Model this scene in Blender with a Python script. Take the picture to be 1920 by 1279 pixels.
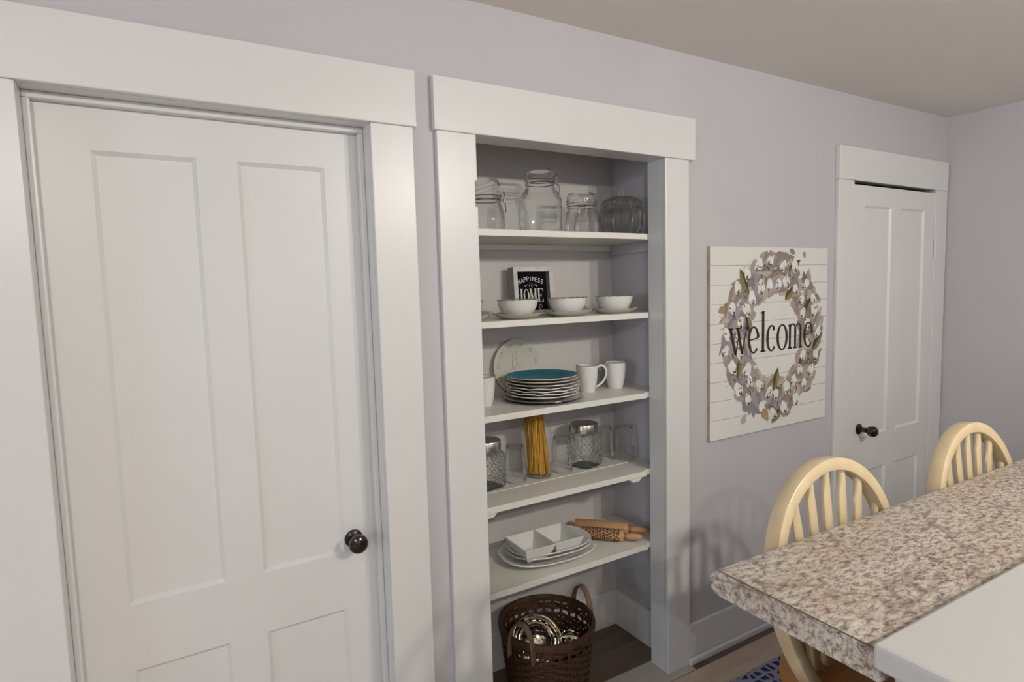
import bpy, bmesh, math, random
from mathutils import Vector, Matrix

sc = bpy.context.scene
for o in list(bpy.data.objects):
    bpy.data.objects.remove(o)

# ------------------------------------------------------------------ camera
F_PX, YAW, PIT, ROL = 1126.0, math.radians(30.67), math.radians(-4.99), math.radians(-1.584)
fw = Vector((math.sin(YAW) * math.cos(PIT), math.cos(YAW) * math.cos(PIT), math.sin(PIT)))
rt0 = Vector((math.cos(YAW), -math.sin(YAW), 0))
up0 = rt0.cross(fw)
rt = math.cos(ROL) * rt0 + math.sin(ROL) * up0
up = -math.sin(ROL) * rt0 + math.cos(ROL) * up0
cam = bpy.data.cameras.new('camera')
cam.sensor_fit = 'HORIZONTAL'
cam.sensor_width = 36.0
cam.lens = 36.0 * F_PX / 1920.0
cam.clip_start = 0.02
camo = bpy.data.objects.new('camera', cam)
sc.collection.objects.link(camo)
m3 = Matrix((rt, up, -fw)).transposed()
camo.matrix_world = Matrix.Translation((0, -1.66, 1.56)) @ m3.to_4x4()
sc.camera = camo

# ------------------------------------------------------------------ light and exposure
sc.view_settings.view_transform = 'Standard'
sc.view_settings.look = 'None'
sc.view_settings.gamma = 1.0
sc.view_settings.use_curve_mapping = False
sc.view_settings.exposure = 0.03
sc.cycles.use_denoising = True
sc.cycles.max_bounces = 6
sc.cycles.use_adaptive_sampling = True
sc.cycles.adaptive_threshold = 0.06
sc.cycles.diffuse_bounces = 3
sc.cycles.transparent_max_bounces = 14
sc.cycles.sample_clamp_indirect = 6.0
sc.cycles.caustics_reflective = False
sc.cycles.caustics_refractive = False

WARM = (1.0, 0.95, 0.86)
E_LAMP_A = 47.0     # each of the two bulbs of the ceiling lamp opposite the pantry
E_LAMP_B = 46.0     # the ceiling lamp behind the camera
E_WINDOW = 42.0     # daylight through the window in the left wall

wd = bpy.data.worlds.new('world')
sc.world = wd
wd.use_nodes = True
bgn = wd.node_tree.nodes['Background']
bgn.inputs[0].default_value = (0.62, 0.72, 0.85, 1)
bgn.inputs[1].default_value = 1.0

wl = bpy.data.lights.new('window_daylight', 'AREA')
wl.shape = 'RECTANGLE'
wl.size, wl.size_y = 1.5, 1.1
wl.energy = E_WINDOW
wl.color = (0.70, 0.85, 1.0)
wlo = bpy.data.objects.new('window_daylight', wl)
sc.collection.objects.link(wlo)
wlo.location = (-4.77, -2.3, 1.55)
wlo.rotation_euler = (math.radians(90), 0, math.radians(-90))

E_REAR_FILL = 3.0     # soft fill light added behind the camera, set in an invented window
wl2 = bpy.data.lights.new('rear_fill', 'AREA')
wl2.shape = 'RECTANGLE'
wl2.size, wl2.size_y = 2.06, 1.22
wl2.energy = E_REAR_FILL
wl2.color = (1.0, 0.975, 0.94)
wlo2 = bpy.data.objects.new('rear_fill', wl2)
sc.collection.objects.link(wlo2)
wlo2.location = (1.2, -4.17, 1.71)
wlo2.rotation_euler = (math.radians(90), 0, 0)

# ------------------------------------------------------------------ helpers
COL = sc.collection


class MB:
    """collects geometry for ONE mesh object"""
    def __init__(self):
        self.v = []
        self.f = []
        self.m = []

    def add(self, vs, fs, mi=0):
        n = len(self.v)
        self.v += [tuple(p) for p in vs]
        self.f += [tuple(i + n for i in q) for q in fs]
        self.m += [mi] * len(fs)
        return self

    def box(self, x0, x1, y0, y1, z0, z1, mi=0):
        vs = [(x0, y0, z0), (x1, y0, z0), (x1, y1, z0), (x0, y1, z0), (x0, y0, z1), (x1, y0, z1), (x1, y1, z1), (x0, y1, z1)]
        return self.add(vs, [(3, 2, 1, 0), (4, 5, 6, 7), (0, 1, 5, 4), (1, 2, 6, 5), (2, 3, 7, 6), (3, 0, 4, 7)], mi)

    def prism_y(self, poly, y0, y1, mi=0):
        """poly: (x,z) anticlockwise seen from -y"""
        n = len(poly)
        vs = [(x, y0, z) for x, z in poly] + [(x, y1, z) for x, z in poly]
        fs = [tuple(range(n)), tuple(range(2 * n - 1, n - 1, -1))]
        fs += [(j, i, i + n, j + n) for i, j in ((i, (i + 1) % n) for i in range(n))]
        return self.add(vs, fs, mi)

    def lathe(self, prof, seg=32, c=(0, 0, 0), rf=None, zf=None, mi=0, close=False):
        """prof: (r,z) list; r=0 ends are closed with a pole"""
        rings = []
        vs, fs = [], []
        for (r, z) in prof:
            if r <= 1e-6:
                rings.append([len(vs)])
                vs.append((c[0], c[1], c[2] + z))
            else:
                ring = []
                for i in range(seg):
                    a = 2 * math.pi * i / seg
                    k = rf(a, r, z) if rf else 1.0
                    dz = zf(a, r, z) if zf else 0.0
                    ring.append(len(vs))
                    vs.append((c[0] + r * k * math.cos(a), c[1] + r * k * math.sin(a), c[2] + z + dz))
                rings.append(ring)
        for A, B in zip(rings, rings[1:]):
            if len(A) == 1 and len(B) == 1:
                continue
            for i in range(seg):
                j = (i + 1) % seg
                if len(A) == 1:
                    fs.append((A[0], B[i], B[j]))
                elif len(B) == 1:
                    fs.append((A[j], A[i], B[0]))
                else:
                    fs.append((A[i], B[i], B[j], A[j]))
        return self.add(vs, fs, mi)

    def tube(self, path, r, seg=8, closed=False, mi=0, sect=None, upv=(0, 0, 1), cap=True):
        """round tube (r number or list) or a section list of (u,v)"""
        P = [Vector(p) for p in path]
        n = len(P)
        vs, fs = [], []
        prev = None
        for i, p in enumerate(P):
            if closed:
                t = P[(i + 1) % n] - P[i - 1]
            else:
                t = P[min(i + 1, n - 1)] - P[max(i - 1, 0)]
            t.normalize()
            if sect is not None:
                v = Vector(upv)
                u = v.cross(t).normalized()
                v = t.cross(u).normalized()
                for (a, b) in sect:
                    vs.append(p + u * a + v * b)
            else:
                if prev is None:
                    h = Vector((0, 0, 1)) if abs(t.z) < .9 else Vector((1, 0, 0))
                    u = t.cross(h).normalized()
                else:
                    u = (prev - t * prev.dot(t)).normalized()
                prev = u
                v = t.cross(u)
                rr = r[i] if isinstance(r, (list, tuple)) else r
                for k in range(seg):
                    a = 2 * math.pi * k / seg
                    vs.append(p + u * (rr * math.cos(a)) + v * (rr * math.sin(a)))
        s = len(sect) if sect is not None else seg
        m = n if closed else n - 1
        for i in range(m):
            j = (i + 1) % n
            for k in range(s):
                l = (k + 1) % s
                fs.append((i * s + k, i * s + l, j * s + l, j * s + k))
        if cap and not closed:
            fs.append(tuple(range(s - 1, -1, -1)))
            fs.append(tuple((n - 1) * s + k for k in range(s)))
        return self.add(vs, fs, mi)

    def build(self, name, mats, parent=None, smooth=False, bevel=0.0, fix=True, angle=40):
        me = bpy.data.meshes.new(name)
        me.from_pydata([tuple(p) for p in self.v], [], self.f)
        if not isinstance(mats, (list, tuple)):
            mats = [mats]
        for m in mats:
            me.materials.append(m)
        if len(mats) > 1:
            me.polygons.foreach_set('material_index', self.m)
        if fix:
            bm = bmesh.new()
            bm.from_mesh(me)
            bmesh.ops.recalc_face_normals(bm, faces=bm.faces)
            bm.to_mesh(me)
            bm.free()
        if smooth:
            me.polygons.foreach_set('use_smooth', [True] * len(me.polygons))
            try:
                me.set_sharp_from_angle(angle=math.radians(angle))
            except Exception:
                pass
        me.update()
        o = bpy.data.objects.new(name, me)
        COL.objects.link(o)
        if parent is not None:
            o.parent = parent
        if bevel > 0:
            md = o.modifiers.new('bevel', 'BEVEL')
            md.width = bevel
            md.segments = 2
            md.limit_method = 'ANGLE'
            md.angle_limit = math.radians(40)
        return o


def tag(o, label=None, cat=None, group=None, kind=None):
    if label:
        o['label'] = label
    if cat:
        o['category'] = cat
    if group:
        o['group'] = group
    if kind:
        o['kind'] = kind
    return o


def thing(name, label, cat, loc=(0, 0, 0), rz=0.0, group=None, kind=None):
    o = bpy.data.objects.new(name, None)
    o.empty_display_size = 0.05
    COL.objects.link(o)
    o.location = loc
    o.rotation_euler = (0, 0, rz)
    return tag(o, label, cat, group, kind)


def copy_tree(o, parent=None):
    c = o.copy()
    COL.objects.link(c)
    c.parent = parent
    for ch in list(o.children):
        copy_tree(ch, c)
    return c


def inst(name, src, parent, loc=(0, 0, 0), rot=(0, 0, 0), scale=(1, 1, 1)):
    """another object that shares src's mesh"""
    o = bpy.data.objects.new(name, src.data)
    COL.objects.link(o)
    o.parent = parent
    o.location = loc
    o.rotation_euler = rot
    o.scale = scale
    for md in src.modifiers:
        if md.type == 'BEVEL':
            m2 = o.modifiers.new('bevel', 'BEVEL')
            m2.width, m2.segments, m2.limit_method, m2.angle_limit = md.width, md.segments, md.limit_method, md.angle_limit
    return o


# ------------------------------------------------------------------ materials
def newmat(name):
    m = bpy.data.materials.new(name)
    m.use_nodes = True
    nt = m.node_tree
    return m, nt, nt.nodes, nt.links, nt.nodes['Principled BSDF']


def setp(b, col=None, rough=None, metal=None, spec=None):
    if col is not None:
        b.inputs['Base Color'].default_value = (*col, 1)
    if rough is not None:
        b.inputs['Roughness'].default_value = rough
    if metal is not None:
        b.inputs['Metallic'].default_value = metal
    if spec is not None:
        b.inputs['Specular IOR Level'].default_value = spec


def coords(ns, ln, scale=(1, 1, 1), rot=(0, 0, 0)):
    tc = ns.new('ShaderNodeTexCoord')
    mp = ns.new('ShaderNodeMapping')
    mp.inputs['Scale'].default_value = scale
    mp.inputs['Rotation'].default_value = rot
    ln.new(tc.outputs['Object'], mp.inputs['Vector'])
    return mp.outputs['Vector']


def noise(ns, ln, vec, scale, detail=4, rough=.5, dist=0.0):
    n = ns.new('ShaderNodeTexNoise')
    n.inputs['Scale'].default_value = scale
    n.inputs['Detail'].default_value = detail
    n.inputs['Roughness'].default_value = rough
    n.inputs['Distortion'].default_value = dist
    ln.new(vec, n.inputs['Vector'])
    return n.outputs['Fac']


def ramp(ns, ln, fac, stops, interp='LINEAR'):
    r = ns.new('ShaderNodeValToRGB')
    r.color_ramp.interpolation = interp
    el = r.color_ramp.elements
    while len(el) < len(stops):
        el.new(0.5)
    for e, (p, c) in zip(el, stops):
        e.position = p
        e.color = (*c, 1) if len(c) == 3 else c
    ln.new(fac, r.inputs['Fac'])
    return r.outputs['Color']


def mixc(ns, ln, fac, a, b, mode='MIX'):
    m = ns.new('ShaderNodeMix')
    m.data_type = 'RGBA'
    m.blend_type = mode
    for s, v in ((m.inputs[0], fac), (m.inputs[6], a), (m.inputs[7], b)):
        if isinstance(v, (int, float)):
            s.default_value = v
        elif isinstance(v, tuple):
            s.default_value = (*v, 1)
        else:
            ln.new(v, s)
    return m.outputs[2]


def bump(ns, ln, b, h, strength, dist):
    bp = ns.new('ShaderNodeBump')
    bp.inputs['Strength'].default_value = strength
    bp.inputs['Distance'].default_value = dist
    ln.new(h, bp.inputs['Height'])
    ln.new(bp.outputs['Normal'], b.inputs['Normal'])


def paint(name, col, rough, var=.03, bscale=60, bstr=.15, stretch=(1, 1, 1), bdist=.0006, spec=.5):
    m, nt, ns, ln, b = newmat(name)
    v = coords(ns, ln, stretch)
    n1 = noise(ns, ln, v, 2.5, 1)
    lo = tuple(c * (1 - var) for c in col)
    hi = tuple(min(1, c * (1 + var)) for c in col)
    ln.new(ramp(ns, ln, n1, [(.3, lo), (.7, hi)]), b.inputs['Base Color'])
    setp(b, None, rough, 0, spec)
    bump(ns, ln, b, noise(ns, ln, v, bscale, 1, .6), bstr, bdist)
    return m


def plain(name, col, rough=.5, metal=0.0, spec=.5, var=.05, scale=30, bstr=0.0):
    m, nt, ns, ln, b = newmat(name)
    v = coords(ns, ln)
    n1 = noise(ns, ln, v, scale, 3)
    ln.new(ramp(ns, ln, n1, [(.3, tuple(c * (1 - var) for c in col)), (.7, tuple(min(1, c * (1 + var)) for c in col))]), b.inputs['Base Color'])
    setp(b, None, rough, metal, spec)
    if bstr:
        bump(ns, ln, b, n1, bstr, .001)
    return m


def wood(name, c1, c2, rough=.4, axis=0, grain=40, along=3.0, var=0.0, bstr=.1):
    m, nt, ns, ln, b = newmat(name)
    s = [grain, grain, grain]
    s[axis] = along
    v = coords(ns, ln, tuple(s))
    n1 = noise(ns, ln, v, 1.0, 5, .6, .6)
    col = ramp(ns, ln, n1, [(.28, c1), (.72, c2)])
    if var:
        oi = ns.new('ShaderNodeObjectInfo')
        hs = ns.new('ShaderNodeHueSaturation')
        mr = ns.new('ShaderNodeMapRange')
        mr.inputs['To Min'].default_value = 1 - var
        mr.inputs['To Max'].default_value = 1 + var
        ln.new(oi.outputs['Random'], mr.inputs['Value'])
        ln.new(mr.outputs['Result'], hs.inputs['Value'])
        ln.new(col, hs.inputs['Color'])
        col = hs.outputs['Color']
    ln.new(col, b.inputs['Base Color'])
    setp(b, None, rough)
    bump(ns, ln, b, n1, bstr, .0008)
    return m


def thin_glass(name, tint=(.985, .992, .988), edge=(.70, .74, .72), blend=.10, rough=.015, bscale=0, fmax=.35, epow=3.0):
    m = bpy.data.materials.new(name)
    m.use_nodes = True
    nt = m.node_tree
    ns, ln = nt.nodes, nt.links
    ns.remove(ns['Principled BSDF'])
    out = ns['Material Output']
    lw = ns.new('ShaderNodeLayerWeight')
    lw.inputs['Blend'].default_value = .25
    pw = ns.new('ShaderNodeMath')
    pw.operation = 'POWER'
    pw.inputs[1].default_value = epow
    ln.new(lw.outputs['Facing'], pw.inputs[0])
    col = mixc(ns, ln, pw.outputs[0], tint, edge)
    tr = ns.new('ShaderNodeBsdfTransparent')
    ln.new(col, tr.inputs['Color'])
    gl = ns.new('ShaderNodeBsdfGlossy')
    gl.inputs['Roughness'].default_value = rough
    gl.inputs['Color'].default_value = (1, 1, 1, 1)
    fr = ns.new('ShaderNodeLayerWeight')
    fr.inputs['Blend'].default_value = blend
    mx = ns.new('ShaderNodeMixShader')
    mn = ns.new('ShaderNodeMath')
    mn.operation = 'MINIMUM'
    mn.inputs[1].default_value = fmax
    ln.new(fr.outputs['Fresnel'], mn.inputs[0])
    ln.new(mn.outputs[0], mx.inputs[0])
    ln.new(tr.outputs[0], mx.inputs[1])
    ln.new(gl.outputs[0], mx.inputs[2])
    if bscale:
        v = coords(ns, ln)
        n1 = noise(ns, ln, v, bscale, 2)
        bp = ns.new('ShaderNodeBump')
        bp.inputs['Strength'].default_value = .5
        bp.inputs['Distance'].default_value = .003
        ln.new(n1, bp.inputs['Height'])
        for q in (gl, fr, lw):
            ln.new(bp.outputs['Normal'], q.inputs['Normal'])
    ln.new(mx.outputs[0], out.inputs['Surface'])
    return m


M = {}
M['trim'] = paint('white_trim_paint', (.765, .757, .752), .32, .015, 55, .22, (3, 3, .6))
M['trim_h'] = paint('white_trim_paint_horizontal', (.765, .757, .752), .32, .015, 55, .22, (.6, 3, 3))
M['door'] = paint('white_door_paint', (.765, .757, .752), .36, .015, 40, .12, (2, 2, .7))
M['wall'] = paint('lavender_wall_paint', (.565, .542, .570), .6, .012, 150, .12)
M['pantry'] = paint('pantry_wall_paint', (.66, .625, .605), .6, .02, 120, .12)
M['ceil'] = paint('ceiling_paint', (.88, .84, .785), .8, .01, 120, .1)
M['shelf'] = paint('white_shelf_paint', (.82, .805, .745), .38, .02, 45, .12, (.5, 3, 3))
M['cabinet'] = paint('white_cabinet_paint', (.60, .595, .585), .35, .01, 50, .06)
M['dark'] = plain('painted_gap_shade', (.03, .026, .022), .9)  # near-black colour standing in for shade behind the doors
M['knob'] = plain('dark_brown_ceramic', (.018, .006, .005), .12, 0, .6)
M['knob_base'] = plain('black_iron', (.012, .010, .010), .3, .3)
M['ceramic'] = plain('white_ceramic', (.82, .81, .78), .18, 0, .5, .015)
M['ceramic_edge'] = plain('grey_speckled_rim', (.22, .20, .18), .3, 0, .5, .6, 120)
M['plate_cream'] = plain('cream_ceramic', (.66, .62, .53), .22, 0, .5, .03)
M['plate_sage'] = plain('pale_sage_ceramic', (.60, .58, .50), .2, 0, .5, .03)
M['plate_tan'] = plain('tan_ceramic', (.50, .42, .34), .3, 0, .5, .05)
M['plate_blue'] = plain('turquoise_glaze', (.002, .165, .265), .42, 0, .08, .12, 12)
M['plate_black'] = plain('black_glaze', (.015, .014, .014), .2)
M['steel'] = plain('brushed_steel', (.62, .58, .54), .24, 1.0, .5, .05)
M['chrome'] = plain('polished_steel', (.75, .70, .62), .08, 1.0, .5, .02)
M['wire'] = plain('bail_wire', (.42, .41, .40), .25, 1.0)
M['pane'] = thin_glass('clear_pane')
M['glass'] = thin_glass('clear_glass', (.985, .992, .988), (.34, .36, .35), .22, .015, fmax=.75, epow=3.2)
M['glass_thick'] = thin_glass('thick_clear_glass', (.88, .88, .86), (.16, .155, .14), .25, .02, fmax=.6, epow=2.2)
M['glass_hob'] = thin_glass('hobnail_glass', (.96, .98, .97), (.30, .35, .34), .35, .08, fmax=.8, epow=1.4)
def pasta_mat():
    m, nt, ns, ln, b = newmat('dry_spaghetti')
    g = ns.new('ShaderNodeNewGeometry')
    ln.new(ramp(ns, ln, g.outputs['Random Per Island'], [(0, (.42, .17, .015)), (.5, (.70, .36, .04)), (1, (.88, .56, .12))]), b.inputs['Base Color'])
    setp(b, None, .45)
    return m


M['pasta'] = pasta_mat()
M['pin'] = wood('beech', (.50, .27, .12), (.62, .36, .17), .45, 0, 60, 4)
M['pin_burn'] = plain('burnt_engraving', (.07, .025, .012), .7)
M['wicker'] = wood('brown_wicker', (.040, .017, .009), (.105, .047, .024), .5, 2, 80, 20, .0, .3)
M['wicker_rim'] = wood('dark_wicker_rim', (.05, .024, .014), (.11, .05, .028), .45, 2, 60, 30)
M['strap'] = wood('bent_wood_handle', (.16, .10, .065), (.25, .165, .11), .5, 2, 60, 6)
M['bow'] = wood('pale_maple', (.68, .535, .325), (.76, .615, .40), .28, 2, 30, 3)
M['honey'] = wood('honey_oak', (.30, .105, .018), (.40, .155, .03), .3, 0, 40, 4)
M['floor'] = wood('grey_brown_plank', (.50, .385, .295), (.68, .555, .45), .45, 0, 26, 2.2, .16, .12)
M['pfloor'] = wood('brown_board', (.12, .085, .062), (.19, .140, .105), .6, 0, 24, 2.5, .08)
M['thresh'] = paint('worn_grey_threshold', (.50, .47, .42), .6, .12, 30, .2, (1, 3, 3))
M['canvas'] = plain('printed_canvas', (.76, .745, .71), .75, 0, .2, .015, 8)
M['canvas_edge'] = plain('canvas_edge', (.50, .40, .32), .8, 0, .2, .15, 20)
M['ink'] = plain('dark_ink', (.045, .036, .034), .7, 0, .2, .1)
M['ink_grey'] = plain('grey_ink', (.16, .15, .145), .7, 0, .2, .1)
M['lines'] = plain('board_line_ink', (.42, .37, .34), .8, 0, .2, .15, 14)
M['black'] = plain('black_board', (.006, .006, .008), .8, 0, .1)
M['frame_white'] = plain('distressed_white_wood', (.66, .66, .65), .6, 0, .3, .12, 35)
M['frame_side'] = plain('grey_frame_side', (.33, .31, .27), .7, 0, .3, .15, 30)
M['white_ink'] = plain('white_lettering', (.70, .69, .66), .7, 0, .2, .05)
M['brass'] = plain('aged_brass', (.35, .27, .15), .3, 1.0)


def granite():
    m, nt, ns, ln, b = newmat('granite_laminate')
    v = coords(ns, ln, (.8, 1.7, 1.5), (0, 0, math.radians(-24)))
    big = noise(ns, ln, v, 7, 6, .62, .5)
    fine = noise(ns, ln, v, 62, 8, .78, .25)
    base = ramp(ns, ln, fine, [(.38, (.15, .11, .095)), (.455, (.36, .30, .265)), (.515, (.60, .54, .47)), (.64, (.78, .73, .65))])
    tone = ramp(ns, ln, big, [(.35, (.80, .72, .66)), (.6, (1, 1, 1))])
    c = mixc(ns, ln, .75, base, tone, 'MULTIPLY')
    rust = noise(ns, ln, v, 5.3, 5, .6, 1.2)
    rf = ramp(ns, ln, rust, [(.62, (0, 0, 0)), (.74, (1, 1, 1))])
    rr = ns.new('ShaderNodeMath')
    rr.operation = 'MULTIPLY'
    rr.inputs[1].default_value = .55
    ln.new(rf, rr.inputs[0])
    c = mixc(ns, ln, rr.outputs[0], c, (.26, .13, .06))
    # thin dark veins
    v2 = coords(ns, ln, (1.0, 1.0, 1.0), (0, 0, math.radians(20)))
    vn = noise(ns, ln, v2, 2.6, 4, .55, .8)
    ve = ramp(ns, ln, vn, [(.485, (0, 0, 0)), (.498, (1, 1, 1)), (.502, (1, 1, 1)), (.515, (0, 0, 0))])
    vm = ns.new('ShaderNodeMath')
    vm.operation = 'MULTIPLY'
    vm.inputs[1].default_value = .5
    ln.new(ve, vm.inputs[0])
    c = mixc(ns, ln, vm.outputs[0], c, (.12, .075, .06))
    ln.new(c, b.inputs['Base Color'])
    setp(b, None, .36)
    return m


M['granite'] = granite()


def rug_mat():
    m, nt, ns, ln, b = newmat('blue_lattice_rug')
    v = coords(ns, ln, (1, 1, 0))
    vo = ns.new('ShaderNodeTexVoronoi')
    vo.feature = 'DISTANCE_TO_EDGE'
    vo.inputs['Scale'].default_value = 25
    vo.inputs['Randomness'].default_value = .55
    ln.new(v, vo.inputs['Vector'])
    n = noise(ns, ln, v, 300, 2)
    c = ramp(ns, ln, vo.outputs['Distance'], [(.13, (.34, .36, .46)), (.17, (.035, .048, .16))])
    c2 = mixc(ns, ln, .35, c, ramp(ns, ln, n, [(.3, (.5, .5, .5)), (.7, (1, 1, 1))]), 'MULTIPLY')
    ln.new(c2, b.inputs['Base Color'])
    setp(b, None, .95, 0, .1)
    bump(ns, ln, b, n, .6, .002)
    return m


M['rug'] = rug_mat()

# ------------------------------------------------------------------ the room
YW = 0.018            # face of the main wall; the casings stand proud of it, front at y = 0
ZC = 2.428
XL, XR, YB = -4.8, 3.815, -4.2
D1 = (-0.222, 0.548, 2.03)          # door opening inside its casing
PN = (0.877, 1.669, 2.03)           # pantry opening
D2 = (2.906, 3.683, 2.02)
PX0, PX1, PY0, PY1 = 0.80, 1.75, 0.10, 0.41

w = MB()
w.box(XL, D1[0] - .02, YW, .10, 0, ZC)
w.box(D1[0] - .02, D1[1] + .02, YW, .10, D1[2] + .02, ZC)
w.box(D1[1] + .02, PN[0] - .02, YW, .10, 0, ZC)
w.box(PN[0] - .02, PN[1] + .02, YW, .10, PN[2] + .02, ZC)
w.box(PN[1] + .02, D2[0], YW, .10, 0, ZC)
w.box(D2[0], D2[1], YW, .10, D2[2] + .012, ZC)
w.box(D2[1], XR, YW, .10, 0, ZC)
tag(w.build('wall_back', M['wall']), 'lavender painted wall around the doors and the pantry', 'wall', kind='structure')
w = MB().box(XR, XR + .1, YB, .10, 0, ZC)
tag(w.build('wall_right', M['wall']), 'plain lavender wall at the right beyond the narrow door', 'wall', kind='structure')
w = MB()
GX0, GX1, GZ0, GZ1 = .13, 2.27, 1.06, 2.36
w.box(XL, GX0, YB - .1, YB, 0, ZC).box(GX1, XR, YB - .1, YB, 0, ZC).box(GX0, GX1, YB - .1, YB, 0, GZ0).box(GX0, GX1, YB - .1, YB, GZ1, ZC)
tag(w.build('wall_front', M['wall']), 'lavender wall behind the camera', 'wall', kind='structure')
w = MB()
WY0, WY1, WZ0, WZ1 = -3.1, -1.5, .95, 2.15
w.box(XL - .1, XL, YB, WY0, 0, ZC).box(XL - .1, XL, WY1, .10, 0, ZC).box(XL - .1, XL, WY0, WY1, 0, WZ0).box(XL - .1, XL, WY0, WY1, WZ1, ZC)
tag(w.build('wall_left', M['wall']), 'lavender wall with the window left of the camera', 'wall', kind='structure')
wn = thing('window_1', 'white framed window in the left wall', 'window', (XL - .05, (WY0 + WY1) / 2, WZ0), kind='structure')
hw, hh = (WY1 - WY0) / 2, WZ1 - WZ0
f = MB()
f.box(-.03, .03, -hw, -hw + .05, 0, hh).box(-.03, .03, hw - .05, hw, 0, hh).box(-.03, .03, -hw + .05, hw - .05, 0, .05).box(-.03, .03, -hw + .05, hw - .05, hh - .05, hh).box(-.03, .03, -hw + .05, hw - .05, hh / 2 - .02, hh / 2 + .02)
f.build('window_frame', M['trim'], wn)
MB().box(-.004, .004, -hw + .05, hw - .05, .05, hh / 2 - .02).build('pane', M['pane'], wn)
MB().box(-.004, .004, -hw + .05, hw - .05, hh / 2 + .02, hh - .05).build('pane', M['pane'], wn)

wn = thing('window_fill', 'invented wide white framed window around the fill light behind the camera', 'window', ((GX0 + GX1) / 2, YB - .05, GZ0), kind='structure')  # made-up window, added to carry the rear fill light
hw, hh = (GX1 - GX0) / 2, GZ1 - GZ0
f = MB()
f.box(-hw, -hw + .05, -.03, .03, 0, hh).box(hw - .05, hw, -.03, .03, 0, hh).box(-hw + .05, hw - .05, -.03, .03, 0, .05).box(-hw + .05, hw - .05, -.03, .03, hh - .05, hh).box(-.025, .025, -.03, .03, .05, hh - .05)
f.build('window_frame', M['trim'], wn)
MB().box(-hw + .05, -.025, -.004, .004, .05, hh - .05).build('pane', M['pane'], wn)
MB().box(.025, hw - .05, -.004, .004, .05, hh - .05).build('pane', M['pane'], wn)
w = MB().box(XL, XR, YB, PY1 + .1, ZC, ZC + .1)
tag(w.build('ceiling', M['ceil']), 'smooth warm white ceiling', 'ceiling', kind='structure')

# floor: slab + planks laid along the wall
fl = tag(MB().box(XL, XR, YB, 0.02, -.05, -.012).build('floor', M['pfloor']), 'grey brown wood plank floor', 'floor', kind='structure')
PWID, PLEN = .14, 1.25
pk = MB().box(-PLEN / 2 + .0012, PLEN / 2 - .0012, -PWID / 2 + .001, PWID / 2 - .001, -.012, 0).build('plank', M['floor'], fl, bevel=.0012)
first = True
random.seed(4)
nrow = int((0.02 - YB) / PWID)
for r_ in range(nrow):
    yc = -0.036 - PWID * (r_ + .5)
    off = random.uniform(0, PLEN)
    x = XL - off + PLEN / 2
    while x < XR:
        if x + PLEN / 2 > XL:
            if first:
                pk.location = (x, yc, 0)
                first = False
            else:
                inst('plank', pk, fl, (x, yc, 0))
        x += PLEN

# pantry closet shell
w = MB().box(PX0 - .05, PX1 + .05, PY1, PY1 + .08, 0, ZC)
tag(w.build('wall_pantry_back', M['pantry']), 'pale beige wall at the back of the pantry', 'wall', kind='structure')
w = MB().box(PX1, PX1 + .05, .10, PY1, 0, ZC)
tag(w.build('wall_pantry_right', M['wall']), 'lavender side wall inside the pantry at the right', 'wall', kind='structure')
w = MB().box(PX0 - .05, PX0, .10, PY1, 0, ZC)
tag(w.build('wall_pantry_left', M['wall']), 'lavender side wall inside the pantry at the left', 'wall', kind='structure')
pf = tag(MB().box(PX0, PX1, .105, PY1, -.03, -.004).build('floor_pantry', M['pfloor']), 'brown board floor inside the pantry', 'floor', kind='structure')
for y0, y1 in ((.105, .255), (.257, .41)):
    MB().box(PX0, PX1, y0, y1, -.004, .003).build('plank', M['pfloor'], pf, bevel=.001)
tag(MB().box(PN[0] - .02, PN[1] + .118, -.034, .104, -.012, .004).build('trim_4', M['thresh'], bevel=.002), 'worn greyish threshold board below the pantry opening', 'threshold', kind='structure')
bb = tag(MB().box(PX0, PX1, PY1 - .016, PY1, .003, .165).build('baseboard_pantry_back', M['trim_h'], bevel=.002), 'cream baseboard along the back of the pantry', 'baseboard', kind='structure')
bb = tag(MB().box(PX1 - .016, PX1, .10, PY1 - .016, .003, .165).build('baseboard_pantry_right', M['trim'], bevel=.002), 'cream baseboard along the right side of the pantry', 'baseboard', kind='structure')

# main baseboard with a shoe moulding
bb = thing('baseboard_back', 'tall white baseboard between the pantry and the narrow door', 'baseboard', (0, 0, 0), kind='structure')
MB().box(1.793, 2.779, .003, YW, 0, .165).build('board', M['trim_h'], bb, bevel=.003)
MB().prism_y([(0, 0)] * 0 or [(1.785, 0), (2.779, 0), (2.779, .028), (1.785, .028)], -.014, .003).build('shoe_moulding', M['trim_h'], bb, bevel=.006)
bb = thing('baseboard_right', 'white baseboard along the right wall', 'baseboard', (0, 0, 0), kind='structure')
MB().box(XR - .016, XR, YB, -.0, 0, .165).build('board', M['trim_h'], bb, bevel=.003)


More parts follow.
